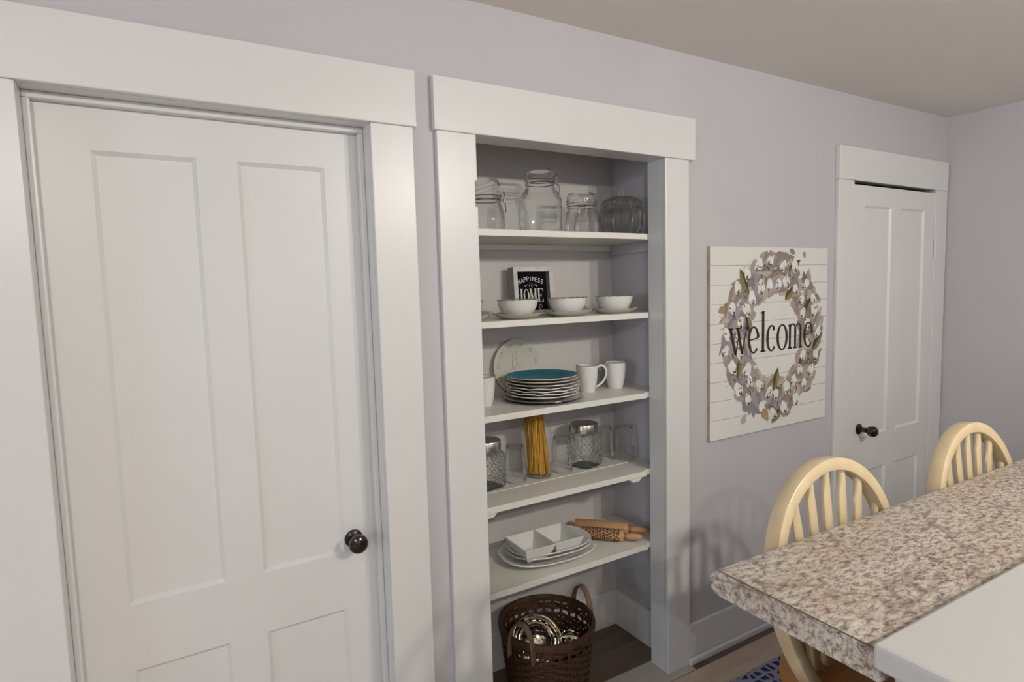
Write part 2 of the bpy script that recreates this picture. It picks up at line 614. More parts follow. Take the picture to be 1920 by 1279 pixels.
# ------------------------------------------------------------------ doors and casings
def casing(name, label, x0, x1, top, wl_, wr, ext_l, ext_r, head=.158, jamb=None, notch=False):
    t = thing(name, label, 'casing', (0, 0, 0), kind='structure')
    if notch:
        MB().prism_y([(x0 - wl_, 0), (x0, 0), (x0, 1.814), (x0 - .008, 1.814), (x0 - .008, 1.891), (x0, 1.891), (x0, top), (x0 - wl_, top)], 0, YW).build('side_board', M['trim'], t, bevel=.0025)
    else:
        MB().box(x0 - wl_, x0, 0, YW, 0, top).build('side_board', M['trim'], t, bevel=.003)
    MB().box(x1, x1 + wr, 0, YW, 0, top).build('side_board', M['trim'], t, bevel=.003)
    MB().box(x0 - wl_ - ext_l, x1 + wr + ext_r, -.005, YW, top, top + head).build('head_board', M['trim_h'], t, bevel=.003)
    if jamb:
        if notch:
            MB().prism_y([(x0 - .019, 0), (x0, 0), (x0, 1.814), (x0 - .008, 1.814), (x0 - .008, 1.891), (x0, 1.891), (x0, top), (x0 - .019, top)], YW, YW + .03).build('jamb', M['trim'], t)
            MB().box(x0 - .019, x0, YW + .03, jamb, 0, top).build('jamb', M['trim'], t)
        else:
            MB().box(x0 - .019, x0, YW, jamb, 0, top).build('jamb', M['trim'], t)
        MB().box(x1, x1 + .019, YW, jamb, 0, top).build('jamb', M['trim'], t)
        MB().box(x0 - .019, x1 + .019, YW, jamb, top, top + .019).build('jamb', M['trim_h'], t)
    return t


c1 = casing('trim_1', 'wide white flat casing around the large left door', D1[0], D1[1], D1[2], .13, .126, .016, .010, jamb=.14)
YD = .094
MB().box(D1[0], D1[0] + .015, .068, YD, 0, D1[2] - .016).build('door_stop', M['trim'], c1, bevel=.003)
MB().box(D1[1] - .015, D1[1], .068, YD, 0, D1[2] - .016).build('door_stop', M['trim'], c1, bevel=.003)
MB().box(D1[0], D1[1], .068, YD, D1[2] - .016, D1[2]).build('door_stop', M['trim_h'], c1, bevel=.003)
casing('trim_2', 'wide white flat casing around the open pantry shelves', PN[0], PN[1], PN[2], .13, .124, .008, .03, head=.156, jamb=.095, notch=True)
casing('trim_3', 'white flat casing around the narrow far door', D2[0], D2[1], D2[2] + .008, .127, .125, .004, -.005, head=.155)


def door(name, label, x0, x1, z0, z1, yf, panels_x, panels_z, th=.036):
    """stiles, rails, mullions, recessed panels with sloped edges"""
    t = thing(name, label, 'door', (x0, yf, z0), kind='structure')
    W, H = x1 - x0, z1 - z0
    px = [(a - x0, b - x0) for a, b in panels_x]
    pz = [(a - z0, b - z0) for a, b in panels_z]     # bottom row, top row
    mt = M['door']
    MB().box(0, px[0][0], 0, th, 0, H).build('stile', mt, t)
    MB().box(px[1][1], W, 0, th, 0, H).build('stile', mt, t)
    zs = [0] + [q for p in pz for q in p] + [H]
    for a, b in ((zs[0], zs[1]), (zs[2], zs[3]), (zs[4], zs[5])):
        MB().box(px[0][0], px[1][1], 0, th, a, b).build('rail', mt, t)
    for a, b in pz:
        MB().box(px[0][1], px[1][0], 0, th, a, b).build('mullion', mt, t)
    g = .010
    for a, b in pz:
        for c, d in px:
            p = MB()
            o = [(c, 0.001, a), (d, .001, a), (d, .001, b), (c, .001, b)]
            i = [(c + g, g, a + g), (d - g, g, a + g), (d - g, g, b - g), (c + g, g, b - g)]
            k = [(c, th - .008, a), (d, th - .008, a), (d, th - .008, b), (c, th - .008, b)]
            p.add(o + i + k, [(4, 5, 6, 7), (0, 1, 5, 4), (1, 2, 6, 5), (2, 3, 7, 6), (3, 0, 4, 7), (11, 10, 9, 8), (1, 0, 8, 9), (2, 1, 9, 10), (3, 2, 10, 11), (0, 3, 11, 8)])
            p.build('panel', mt, t)
    return t


def knob(parent, x, z, y0, base=True, stem=.045, rad=.0285):
    """turned knob on a rosette, axis along -y"""
    k = MB()
    prof = [(0, .0), (.012, .0), (.012, stem * .55), (.016, stem * .75), (rad * .86, stem * .85), (rad, stem * 1.08), (rad * .93, stem * 1.30), (rad * .6, stem * 1.46), (0, stem * 1.52)]
    k.lathe(prof, 28)
    o = k.build('knob', M['knob'], parent, smooth=True)
    o.rotation_euler = (math.radians(90), 0, 0)
    o.location = (x, y0, z)
    if base:
        b = MB()
        b.lathe([(0, 0), (.027, 0), (.0265, .006), (.019, .011), (.012, .013), (0, .013)], 24)
        b.build('rosette', M['knob_base'], o, smooth=True)
    return o


d1 = door('door_1', 'large white four panel door with a dark knob', D1[0] + .001, D1[1] - .001, .006, D1[2] - .003, YD + .001,
          [(-.104, .118), (.214, .439)], [(.13, .614), (.787, 1.914)])
knob(d1, .468 - (D1[0] + .001), .826 - .006, 0, True)
MB().prism_y([(0, 0), (.01, 0), (.01, .04), (0, .04)], -.001, .002).build('latch_plate', M['door'], d1).location = (.752, 0, .81)
d2 = door('door_2', 'narrow white four panel door beside the right corner', D2[0] + .002, D2[1] - .002, .006, 2.011, .004,
          [(3.003, 3.250), (3.335, 3.577)], [(.14, .585), (.765, 1.915)], .034)
knob(d2, .083, .805, 0, True, .062, .027)
for z in (1.70, .30):
    hb = MB()
    hb.tube([(0, -.006, -.045), (0, -.006, .045)], .006, 10)
    hb.tube([(0, -.006, .045), (0, -.006, .055)], [.006, .003], 10)
    h_ = hb.build('hinge', M['door'], d2, smooth=True)
    h_.location = (D2[1] - D2[0] - .004, 0, z)
tag(MB().box(D2[0] - .02, D2[1] + .02, .06, .09, 0, 2.06).build('wall_closet_shade', M['dark']), 'near black panel painted as shade behind the narrow far door', 'wall', kind='structure')  # sheet coloured almost black for the shade in the door gap
tag(MB().box(D1[0] - .02, D1[1] + .02, .14, .16, 0, 2.06).build('wall_door_shade', M['dark']), 'near black panel painted as shade behind the large left door', 'wall', kind='structure')  # shade beyond the closed door, put into the panel colour

# ------------------------------------------------------------------ pantry shelves
SZ = [1.757, 1.4525, 1.136, .822, .518]
SL = ['top white pantry shelf holding clear glass jars', 'second white pantry shelf holding white bowls on saucers',
      'middle white pantry shelf holding the plate stack and mugs', 'fourth white pantry shelf holding the spaghetti jar and tumblers',
      'lowest white pantry shelf holding platters and rolling pins']
SEND = [1.656, 1.659, 1.647, 1.641, 1.649]
for i, z in enumerate(SZ):
    t = thing('pantry_shelf', SL[i], 'shelf', (0, 0, z), group='shelves in the pantry')
    b = MB()
    yf = .085
    xe = SEND[i]
    poly = [(PN[0] + .004, yf), (xe, yf), (xe, .097), (PX1 - .001, .097), (PX1 - .001, PY1 - .001), (PX0 + .001, PY1 - .001), (PX0 + .001, .097), (PN[0] + .004, .097)]
    n = len(poly)
    b.add([(x, y, -.022) for x, y in poly] + [(x, y, 0) for x, y in poly],
          [tuple(range(n - 1, -1, -1)), tuple(range(n, 2 * n))] + [(k, (k + 1) % n, n + (k + 1) % n, n + k) for k in range(n)])
    b.build('board', M['shelf'], t, bevel=.0015)
    cm = M['wall'] if i < 2 else M['wall']
    MB().box(PX1 - .016, PX1 - .001, .11, PY1 - .018, -.062, -.0225).build('side_cleat', cm, t, bevel=.001)
    MB().box(PX0 + .001, PX0 + .016, .11, PY1 - .018, -.062, -.0225).build('side_cleat', cm, t, bevel=.001)
    if i == 0:
        MB().box(PX0 + .016, PX1 - .016, PY1 - .018, PY1 - .001, -.045, -.0225).build('back_cleat', M['shelf'], t, bevel=.001)
    if i == 3:
        MB().box(PN[0] + .06, 1.66, .215, PY1 - .004, 0, .002).build('shelf_liner', M['shelf'], t)
        for xx in (.905, 1.565):
            q = MB()
            q.prism_y([(xx - .008, -.0225), (xx + .008, -.038), (xx + .042, -.038), (xx + .058, -.0225)][::1], .089, .115)
            q.build('support_block', M['shelf'], t, bevel=.001)

# ------------------------------------------------------------------ crockery and glass
def clip_jar(name, label, loc, R, hbody, lid_tilt=0.0, rz=0.0, neck=.68, group='clip top jars on the top shelf'):
    t = thing(name, label, 'jar', loc, rz, group)
    nr = R * neck
    b = MB()
    hs = hbody - R * .45
    b.lathe([(0, .004), (R * .9, .004), (R * .97, .010), (R, .02), (R, hs - R * .18), (R * .95, hs), (nr * 1.08, hbody - R * .12), (nr, hbody), (nr, hbody + .018), (nr * 1.06, hbody + .022), (nr * 1.06, hbody + .028), (nr * .94, hbody + .030)], 40)
    b.build('jar_body', M['glass'], t, smooth=True)
    # thick foot
    MB().lathe([(0, 0), (R * .93, 0), (R * .96, .008), (0, .012)], 36).build('jar_foot', M['glass_thick'], t, smooth=True)
    l = MB()
    l.lathe([(nr * .92, 0), (nr * 1.07, .002), (nr * 1.07, .010), (nr * 1.04, .022), (nr * .93, .030), (nr * .80, .031), (nr * .72, .026), (0, .026)], 36)
    lid = l.build('lid', M['glass'], t, smooth=True)
    hx = nr * 1.1
    lid.location = (0, 0, hbody + .030)
    if lid_tilt:
        lid.location = (-hx * (1 - math.cos(lid_tilt)), 0, hbody + .030 + hx * math.sin(lid_tilt))
        lid.rotation_euler = (0, -lid_tilt, 0)
    MB().lathe([(nr * 1.02, 0), (nr * 1.10, .001), (nr * 1.10, .004), (nr * 1.02, .005)], 36).build('gasket', M['glass_thick'], lid, smooth=True)
    wr = MB()
    ring = [(nr * 1.05 * math.cos(a), nr * 1.05 * math.sin(a), hbody + .010) for a in [2 * math.pi * k / 28 for k in range(28)]]
    wr.tube(ring, .0017, 6, True)
    wr.tube([(p[0] * 1.03, p[1] * 1.03, p[2] + .012) for p in ring], .0014, 6, True)
    wr.build('wire_band', M['wire'], t, smooth=True)
    cl = MB()
    x = nr * 1.08
    cl.tube([(x, -.013, hbody + .012), (x + .012, -.014, hbody + .002), (x + .014, -.012, hbody - .022), (x + .011, 0, hbody - .034), (x + .014, .012, hbody - .022), (x + .012, .014, hbody + .002), (x, .013, hbody + .012)], .0016, 6)
    cl.tube([(x + .006, -.012, hbody + .01), (x + .010, -.009, hbody + .032), (x + .006, 0, hbody + .040), (x + .010, .009, hbody + .032), (x + .006, .012, hbody + .01)], .0015, 6)
    cl.tube([(x + .009, -.016, hbody + .004), (x + .009, .016, hbody + .004)], .0022, 6)
    cl.build('clasp', M['wire'], t, smooth=True)
    return t


z1 = SZ[0]
clip_jar('clip_jar', 'clear clip top jar with its lid open beside the left casing', (1.035, .24, z1), .066, .105, math.radians(16), math.radians(-25), .80)
clip_jar('clip_jar', 'largest clear clip top jar with closed lid', (1.260, .23, z1), .080, .175, 0, math.radians(-50), .66)
clip_jar('clip_jar', 'small clear clip top jar beside the glass pumpkin', (1.452, .23, z1), .066, .100, 0, math.radians(-125), .84)

# glass pumpkin jar
t = thing('pumpkin_jar', 'ribbed glass pumpkin jar with a stem knob on the lid', 'jar', (1.640, .215, z1))
ribs = lambda a, r, z: 1 - .11 * (1 - abs(math.cos(a * 6))) ** 1.6
b = MB()
b.lathe([(0, 0.0024), (.055, 0.0024), (.075, 0.0118), (.092, 0.0413), (.096, 0.0708), (.092, 0.1003), (.080, 0.1204), (.072, 0.1251)], 96, rf=ribs)
b.build('jar_body', M['glass_thick'], t, smooth=True, angle=80)
b = MB()
b.lathe([(.084, 0.1215), (.086, 0.1263), (.072, 0.1428), (.045, 0.1546), (.016, 0.1593)], 96, rf=ribs)
l = b.build('lid', M['glass_thick'], t, smooth=True, angle=80)
MB().lathe([(.014, 0.1569), (.011, 0.1676), (.011, 0.1864), (.013, 0.1923), (.0, 0.1935)], 16).build('stem_knob', M['glass'], l, smooth=True)


# bowls on scalloped saucers
def scal(n, amp):
    return lambda a, r, z: 1 + amp * math.cos(n * a) * min(1, (r / .05) ** 2)


def saucer_mesh(R):
    b = MB()
    k = 12
    zf = lambda a, r, z: (.0022 * math.cos(k * a) if r > R * .85 else 0)
    b.lathe([(0, .004), (R * .5, .004), (R * .56, .005), (R * .80, .011), (R * .97, .0195), (R, .0195), (R * .98, .0175), (R * .80, .0075), (R * .6, .0), (R * .56, 0), (R * .55, .002), (0, .002)], 72, rf=lambda a, r, z: 1 + (.018 * math.cos(k * a) if r > R * .85 else 0), zf=zf)
    return b


def bowl_parts(t, R, H):
    b = MB()
    dz = lambda a, r, z: (.0009 * math.sin(17 * a) + .0006 * math.sin(29 * a)) if z > H * .9 else 0
    b.lathe([(0, .004), (R * .45, .004), (R * .52, .0), (R * .56, .0), (R * .60, .004), (R * .78, H * .30), (R * .92, H * .62), (R * .985, H * .94), (R, H)], 56, zf=dz, rf=lambda a, r, z: 1 + .004 * math.sin(9 * a + z * 200) * (z > .01))
    b.lathe([(R, H), (R * .97, H * .98), (R * .90, H * .62), (R * .75, H * .30), (R * .5, .008), (0, .007)], 56, zf=dz)
    b.build('bowl_body', M['ceramic'], t, smooth=True, angle=70)
    e = MB()
    e.lathe([(R * 1.001, H - .0014), (R * 1.004, H + .0002), (R * .985, H + .0012), (R * .968, H - .0012)], 56, zf=dz)
    e.build('rim', M['ceramic_edge'], t, smooth=True)


z2 = SZ[1]
spots = [(.895, .180, 'white scalloped saucer half hidden behind the left casing', 'white bowl half hidden behind the left casing'),
         (1.118, .178, 'white scalloped saucer in front of the small framed sign', 'white bowl in front of the small framed sign'),
         (1.338, .180, 'white scalloped saucer between the sign and the right end', 'white bowl in the middle of the second shelf'),
         (1.568, .182, 'white scalloped saucer at the right end of the second shelf', 'white bowl at the right end of the second shelf')]
for i, (x, y, ls, lb) in enumerate(spots):
    s = tag(saucer_mesh(.092).build('saucer', M['plate_cream'], smooth=True, angle=70), ls, 'saucer', 'saucers on the second shelf')
    s.location = (x, y, z2)
    s.rotation_euler = (0, 0, .3 * i)
    t = thing('bowl', lb, 'bowl', (x, y, z2 + .0045), .7 * i, 'bowls on the second shelf')
    bowl_parts(t, .0745, .063)


# ---- little framed sign
def ribbon(mb, pts, wd, lift, mp, mi=0):
    """flat stroke of changing width through 2D pts, mapped by mp(u,v,lift)"""
    P = [Vector((p[0], p[1])) for p in pts]
    n = len(P)
    L, Rr = [], []
    for i in range(n):
        d = (P[min(i + 1, n - 1)] - P[max(i - 1, 0)])
        if d.length < 1e-9:
            d = Vector((1, 0))
        d.normalize()
        nrm = Vector((-d.y, d.x))
        ww = wd[i] if isinstance(wd, (list, tuple)) else wd
        L.append(P[i] + nrm * ww / 2)
        Rr.append(P[i] - nrm * ww / 2)
    vs = [mp(p.x, p.y, lift) for p in L] + [mp(p.x, p.y, lift) for p in Rr]
    fs = [(n + i, n + i + 1, i + 1, i) for i in range(n - 1)]
    mb.add(vs, fs, mi)


def arc(cx, cy, rx, ry, a0, a1, n=18):
    return [(cx + rx * math.cos(math.radians(a0 + (a1 - a0) * k / n)), cy + ry * math.sin(math.radians(a0 + (a1 - a0) * k / n))) for k in range(n + 1)]


def sgn_letters(ch):
    """strokes in a 1 x 1 box for plain capitals"""
    T = {
        'H': [[(0, 0), (0, 1)], [(1, 0), (1, 1)], [(0, .5), (1, .5)]],
        'A': [[(0, 0), (.5, 1)], [(.5, 1), (1, 0)], [(.2, .38), (.8, .38)]],
        'P': [[(0, 0), (0, 1)], [(0, 1), (.6, 1)] + arc(.6, .75, .4, .25, 90, -90, 8) + [(0, .5)]],
        'I': [[(.5, 0), (.5, 1)]],
        'N': [[(0, 0), (0, 1)], [(0, 1), (1, 0)], [(1, 0), (1, 1)]],
        'E': [[(0, 0), (0, 1)], [(0, 1), (1, 1)], [(0, .5), (.8, .5)], [(0, 0), (1, 0)]],
        'S': [arc(.5, .75, .45, .25, 20, 270, 10) + arc(.5, .25, .45, .25, 90, -160, 10)],
    }
    return T[ch]


sg = thing('framed_sign', 'small black sign in a white box frame with white lettering', 'sign', (1.293, .348, z2))
sg.rotation_euler = (math.radians(-4), 0, math.radians(2))
SW = .190
HS = SW / 2
fr = .019
o_ = [(-HS, 0), (HS, 0), (HS, SW), (-HS, SW)]
i_ = [(-HS + fr, fr), (HS - fr, fr), (HS - fr, SW - fr), (-HS + fr, SW - fr)]
for k in range(4):
    q = [o_[k], o_[(k + 1) % 4], i_[(k + 1) % 4], i_[k]]
    c = Vector((sum(p[0] for p in q) / 4, sum(p[1] for p in q) / 4))
    q = [tuple(Vector(p) + (c - Vector(p)).normalized() * .0004) for p in q]
    b = MB()
    vs = [(x, -.019, z) for x, z in q] + [(x, .019, z) for x, z in q]
    b.add(vs, [(0, 1, 2, 3)], 0)
    b.add(vs, [(7, 6, 5, 4), (1, 0, 4, 5), (2, 1, 5, 6), (3, 2, 6, 7), (0, 3, 7, 4)], 1)
    b.build('frame_rail', [M['frame_white'], M['frame_side']], sg, fix=False)
bd = MB().box(-HS + fr + .0002, HS - fr - .0002, .004, .010, fr + .0002, SW - fr - .0002).build('board', M['black'], sg)
lt = MB()
mp = lambda u, v, l: (u, .0038 - l, v)
word = 'HAPPINESS'
for i, ch in enumerate(word):
    u = (i - 4) / 4
    a = -u * .34
    cx, cz = u * .054, .145 - .012 * u * u
    for s in sgn_letters(ch):
        pts = []
        for (p, q) in s:
            X, Y = (p - .5) * .0088, (q - .5) * .0165
            pts.append((cx + X * math.cos(a) - Y * math.sin(a), cz + X * math.sin(a) + Y * math.cos(a)))
        ribbon(lt, pts, .0026, .0001, mp)
# 'is' with flourishes
ribbon(lt, [(-.006, .113), (-.007, .120), (-.004, .124)], .002, .0001, mp)
ribbon(lt, arc(-.0045, .1285, .001, .001, 0, 360, 8), .0016, .0001, mp)
ribbon(lt, [(.001, .113), (.005, .112), (.007, .115), (.003, .119), (.003, .122), (.007, .124)], .0019, .0001, mp)
for s in (-1, 1):
    ribbon(lt, [(s * .012, .118), (s * .017, .122), (s * .022, .119), (s * .027, .115), (s * .031, .118), (s * .029, .122)], [.001, .0016, .0018, .0018, .0012, .001], .0001, mp)
# HOME in tall serif capitals
hz, hh_ = .052, .053


def tall(x, strokes, serifs):
    for s, wdt in strokes:
        ribbon(lt, [(x + p, hz + q * hh_) for p, q in s], wdt, .0001, mp)
    for p, q, wdt in serifs:
        ribbon(lt, [(x + p - wdt / 2, hz + q * hh_), (x + p + wdt / 2, hz + q * hh_)], .0018, .00012, mp)


TH = .0075
tall(-.066, [([(0, 0), (0, 1)], TH), ([(.019, 0), (.019, 1)], TH), ([(0, .5), (.019, .5)], .002)], [(0, .02, .013), (0, .98, .013), (.019, .02, .013), (.019, .98, .013)])
tall(-.024, [(arc(0, .5, .0105, .47, 0, 360, 28), [.0075 - .005 * abs(math.sin(math.radians(k * 360 / 28))) for k in range(29)])], [])
tall(-.004, [([(0, 0), (0, 1)], .0025), ([(.001, 1), (.012, .05)], TH), ([(.012, .05), (.023, 1)], .002), ([(.024, 0), (.024, 1)], TH)], [(0, .02, .009), (.0, .98, .009), (.024, .02, .013), (.024, .98, .012)])
tall(.036, [([(0, 0), (0, 1)], TH), ([(0, .98), (.021, .98)], .002), ([(0, .02), (.021, .02)], .002), ([(0, .5), (.012, .5)], .002), ([(.020, .98), (.020, .82)], [.002, .0045]), ([(.020, .02), (.020, .2)], [.002, .0045]), ([(.012, .4), (.012, .6)], .002)], [(0, .02, .012), (0, .98, .012)])
ribbon(lt, [(.034, .030)] + [(p, q) for p, q in arc(.041, .031, .0075, .010, -10, 300, 16)], [.0025] + [.0022 + .002 * (k / 16) for k in range(17)], .0001, mp)
lt.build('lettering', M['white_ink'], bd, fix=False)


# ---- middle shelf: plates and mugs
z3 = SZ[2]


def plate_mesh(R, h=.016, th=.004, scallop=0, amp=.0, wz=.0):
    b = MB()
    rf = (lambda a, r, z: 1 + (amp * (abs(math.cos(scallop * a / 2)) - .6) if r > R * .8 else 0)) if scallop else None
    zf = (lambda a, r, z: (wz * (abs(math.cos(scallop * a / 2)) - .6) if r > R * .8 else 0)) if scallop else None
    b.lathe([(0, .003 + th * .3), (R * .58, .003 + th * .3), (R * .66, .005 + th * .4), (R * .97, h), (R, h)], 96, rf=rf, zf=zf, mi=0)
    b.lathe([(R, h), (R * 1.004, h - th * .45), (R * .985, h - th * .9)], 96, rf=rf, zf=zf, mi=1)
    b.lathe([(R * .985, h - th * .9), (R * .66, .003), (R * .62, 0), (R * .58, 0), (R * .57, .002), (0, .002)], 96, rf=rf, zf=zf, mi=2)
    return b


stack = [
    # radius, top mat, edge mat, under mat, scallop, label
    (.153, 'plate_cream', 'plate_black', 'plate_black', 0, 'large black edged plate at the bottom of the plate stack'),
    (.138, 'ceramic', 'ceramic', 'ceramic', 0, 'plain white plate resting on the large black edged plate'),
    (.139, 'ceramic', 'ceramic', 'ceramic', 11, 'lowest of the three wavy edged white plates in the stack'),
    (.140, 'ceramic', 'ceramic', 'ceramic', 11, 'middle one of the three wavy edged white plates'),
    (.141, 'ceramic', 'ceramic', 'ceramic', 11, 'topmost of the three wavy edged white plates in the stack'),
    (.138, 'plate_tan', 'plate_cream', 'plate_tan', 0, 'tan plate just above the wavy edged white plates'),
    (.135, 'plate_cream', 'plate_cream', 'plate_tan', 0, 'cream plate directly beneath the turquoise plate'),
    (.135, 'plate_blue', 'plate_cream', 'plate_tan', 0, 'turquoise glazed plate on top of the plate stack'),
]
zc = z3
PCX, PCY = 1.255, .238
random.seed(2)
dzs = [0, .0125, .0105, .0105, .0105, .0118, .0112, .0110]
for k, (R, a, b_, c, sc_, lab) in enumerate(stack):
    zc += dzs[k]
    p = plate_mesh(R, .0175 if k else .014, .0045, sc_, .022, .0042)
    o = tag(p.build('plate', [M[a], M[b_], M[c]], smooth=True, angle=60), lab, 'plate', 'stack of plates on the middle shelf')
    o.location = (PCX + random.uniform(-.003, .003), PCY + random.uniform(-.003, .003), zc)
    o.rotation_euler = (0, 0, 1.3 * k)

# plate leaning at the back with a sketched cat
lp = thing('picture_plate', 'cream plate with a sketched sitting cat leaning on the back wall', 'plate', (1.236, .386, z3 + .0005))
lp.rotation_euler = (math.radians(-5), 0, 0)
R = .111
pm = MB()
pm.lathe([(0, .004), (R * .62, .004), (R * .70, .006), (R * .97, .014), (R, .0135), (R * .99, .011), (R * .7, .001), (0, .0)], 72)
po = pm.build('plate_body', M['plate_sage'], lp, smooth=True, angle=60)
po.rotation_euler = (math.radians(90), 0, 0)
po.location = (0, 0, R)


def dish_y(u, v):
    r = math.hypot(u, v)
    if r < R * .62:
        return .004
    if r < R * .7:
        return .004 + .002 * (r - R * .62) / (R * .08)
    return .006 + .008 * (r - R * .7) / (R * .27)


mpp = lambda u, v, l: (u, -dish_y(u, v) - l, v + R)
dr = MB()
WL = .0014
cat = [[(-.022, -.005), (-.021, .012), (-.018, .030), (-.019, .046), (-.012, .056), (-.009, .062), (-.006, .056), (.000, .061), (.001, .054), (.003, .048), (-.001, .044), (.003, .040), (-.002, .035), (.001, .028)],
       [(.001, .028), (.003, .012), (.001, -.004)], [(.003, .014), (.009, .004), (.013, -.006), (.012, -.012)],
       [(-.022, -.005), (-.026, -.012)], [(-.012, .0), (-.012, -.012)], [(-.006, .0), (-.006, -.012)], [(-.004, .030), (-.005, .034)]]
for s in cat:
    ribbon(dr, s, WL, .0004, mpp)
for k in range(11):
    a = math.radians(74 - 32.7 * k + 4)
    cx, cy = .092 * math.cos(a) * .98, .092 * math.sin(a) * .98
    rot = a - math.pi / 2
    for s in ([(-.006, .006), (-.005, -.006), (.005, -.006), (.006, .005), (-.006, .006)], arc(.008, 0, .003, .004, -90, 90, 6)):
        ribbon(dr, [(cx + p * math.cos(rot) - q * math.sin(rot), cy + p * math.sin(rot) + q * math.cos(rot)) for p, q in s], .0015, .0004, mpp)
tag(dr.build('sketch', M['ink_grey'], lp, fix=False), kind='stuff')


def mug(label, loc, rz):
    t = thing('mug', label, 'mug', loc, rz, 'mugs on the middle shelf')
    H = .108
    b = MB()
    prof = [(0, .003), (.026, .003), (.027, 0), (.0295, 0), (.033, .010), (.0385, .035), (.0425, .068), (.0445, H), (.0420, H), (.0405, .068), (.0365, .036), (.030, .012), (0, .009)]
    b.lathe(prof, 44)
    b.build('mug_body', M['ceramic'], t, smooth=True, angle=60)
    MB().lathe([(.0447, H - .001), (.0445, H + .0008), (.0430, H + .0008)], 44).build('rim', M['ceramic_edge'], t, smooth=True)
    pts = [(.041, 0, H - .012), (.058, 0, H - .003), (.073, 0, H - .012), (.079, 0, H - .032), (.074, 0, H - .054), (.060, 0, H - .074), (.038, 0, H - .090)]
    sm = []
    for i in range(len(pts) - 1):
        p0, p1, p2, p3 = [Vector(pts[max(0, min(len(pts) - 1, j))]) for j in (i - 1, i, i + 1, i + 2)]
        for k in range(5):
            s = k / 5
            sm.append(.5 * ((2 * p1) + (p2 - p0) * s + (2 * p0 - 5 * p1 + 4 * p2 - p3) * s * s + (3 * p1 - p0 - 3 * p2 + p3) * s ** 3))
    sm.append(Vector(pts[-1]))
    h2 = MB()
    h2.tube(sm, .0048, 10)
    h2.build('handle', M['ceramic'], t, smooth=True)
    return t


mug('white mug beside the plate stack with its handle turned right', (1.486, .258, z3), math.radians(-26))
mug('white mug at the right end near the pantry wall', (1.634, .258, z3), math.radians(18))
mug('white mug half hidden behind the left casing', (1.013, .262, z3), math.radians(52))

# ---- fourth shelf
z4 = SZ[3] + .002


def hob_jar(label, loc, rz):
    t = thing('hobnail_jar', label, 'jar', loc, rz, 'hobnail glass jars with steel lids')
    nU, nV = 160, 72
    H = .138
    b = MB()
    vs, fs = [], []
    for j in range(nV + 1):
        z = H * j / nV
        for i in range(nU):
            a = 2 * math.pi * i / nU
            r = .0555 / ((abs(math.cos(a)) ** 5 + abs(math.sin(a)) ** 5) ** .2)
            e = min(1, z / .008)
            e2 = min(1, (H - z) / .016)
            r *= (.92 + .08 * math.sin(e * math.pi / 2)) * (.84 + .16 * math.sin(e2 * math.pi / 2))
            # quilted bumps
            u, v = a * 18 / (2 * math.pi), z / .0125
            s = abs(math.sin(math.pi * (u + v / 2))) * abs(math.sin(math.pi * (u - v / 2)))
            r += .0050 * (s ** .7) * (e * e2)
            vs.append((r * math.cos(a), r * math.sin(a), z))
    for j in range(nV):
        for i in range(nU):
            k = (i + 1) % nU
            fs.append((j * nU + i, j * nU + k, (j + 1) * nU + k, (j + 1) * nU + i))
    fs.append(tuple(range(nU - 1, -1, -1)))
    b.add(vs, fs)
    b.build('jar_body', M['glass_hob'], t, smooth=True, angle=80)
    MB().lathe([(.050, H), (.050, H + .006)], 40).build('neck', M['glass_thick'], t, smooth=True)
    MB().lathe([(.0545, H + .004), (.056, H + .005), (.056, H + .036), (.0545, H + .039), (0, H + .039)], 48).build('lid', M['steel'], t, smooth=True)
    return t


hob_jar('hobnail glass jar with steel lid beside the left casing', (1.028, .285, z4), math.radians(10))
hob_jar('hobnail glass jar with steel lid between the tumblers', (1.490, .288, z4), math.radians(14))


def tumbler(label, loc, s=1.0):
    t = thing('tumbler', label, 'glass', loc, 0, 'upside down tumblers on the fourth shelf')
    H = .142 * s
    b = MB()
    b.lathe([(.0415, 0), (.0425, .001), (.0405, H * .35), (.037, H * .75), (.0345, H - .006), (.031, H), (.020, H), (0, H - .002)], 36)
    b.build('glass_wall', M['glass'], t, smooth=True)
    MB().lathe([(0, H - .014), (.0300, H - .014), (.0308, H - .008), (.028, H - .0032), (0, H - .0032)], 36).build('thick_base', M['glass'], t, smooth=True)
    return t


tumbler('upside down tumbler between the left hobnail jar and the spaghetti', (1.150, .280, z4))
tumbler('upside down tumbler just right of the spaghetti jar', (1.370, .282, z4))
tumbler('upside down tumbler just right of the right hobnail jar', (1.602, .300, z4), 1.0)
tumbler('upside down tumbler nearest to the right pantry wall', (1.690, .268, z4), 1.0)

t = thing('spaghetti_jar', 'tall glass cylinder filled with dry yellow spaghetti', 'jar', (1.258, .285, z4))
b = MB()
b.lathe([(0, .002), (.048, .002), (.053, .006), (.054, .02), (.054, .262), (.052, .266)], 40)
b.build('jar_body', M['pane'], t, smooth=True)
MB().lathe([(0, 0), (.050, 0), (.052, .005), (0, .010)], 36).build('jar_foot', M['pane'], t, smooth=True)
MB().lathe([(.051, .256), (.055, .258), (.055, .276), (.052, .280), (0, .280)], 40).build('lid', M['pane'], t, smooth=True)
sp = MB()
random.seed(9)
for k in range(150):
    a, r = random.uniform(0, 2 * math.pi), .043 * math.sqrt(random.random())
    a2 = a + random.uniform(-.9, .9) + .5
    r2 = .024 * math.sqrt(random.random()) + r * .45
    b0 = Vector((r * math.cos(a) + .004, r * math.sin(a), .0115))
    b1 = Vector((r2 * math.cos(a2) - .016, r2 * math.sin(a2), random.uniform(.225, .25)))
    rr = .0017
    mid = (b0 + b1) / 2 + Vector((random.uniform(-.002, .002), random.uniform(-.002, .002), 0))
    sp.tube([b0, mid, b1], rr, 4)
tag(sp.build('spaghetti', M['pasta'], t, fix=False), kind='stuff')

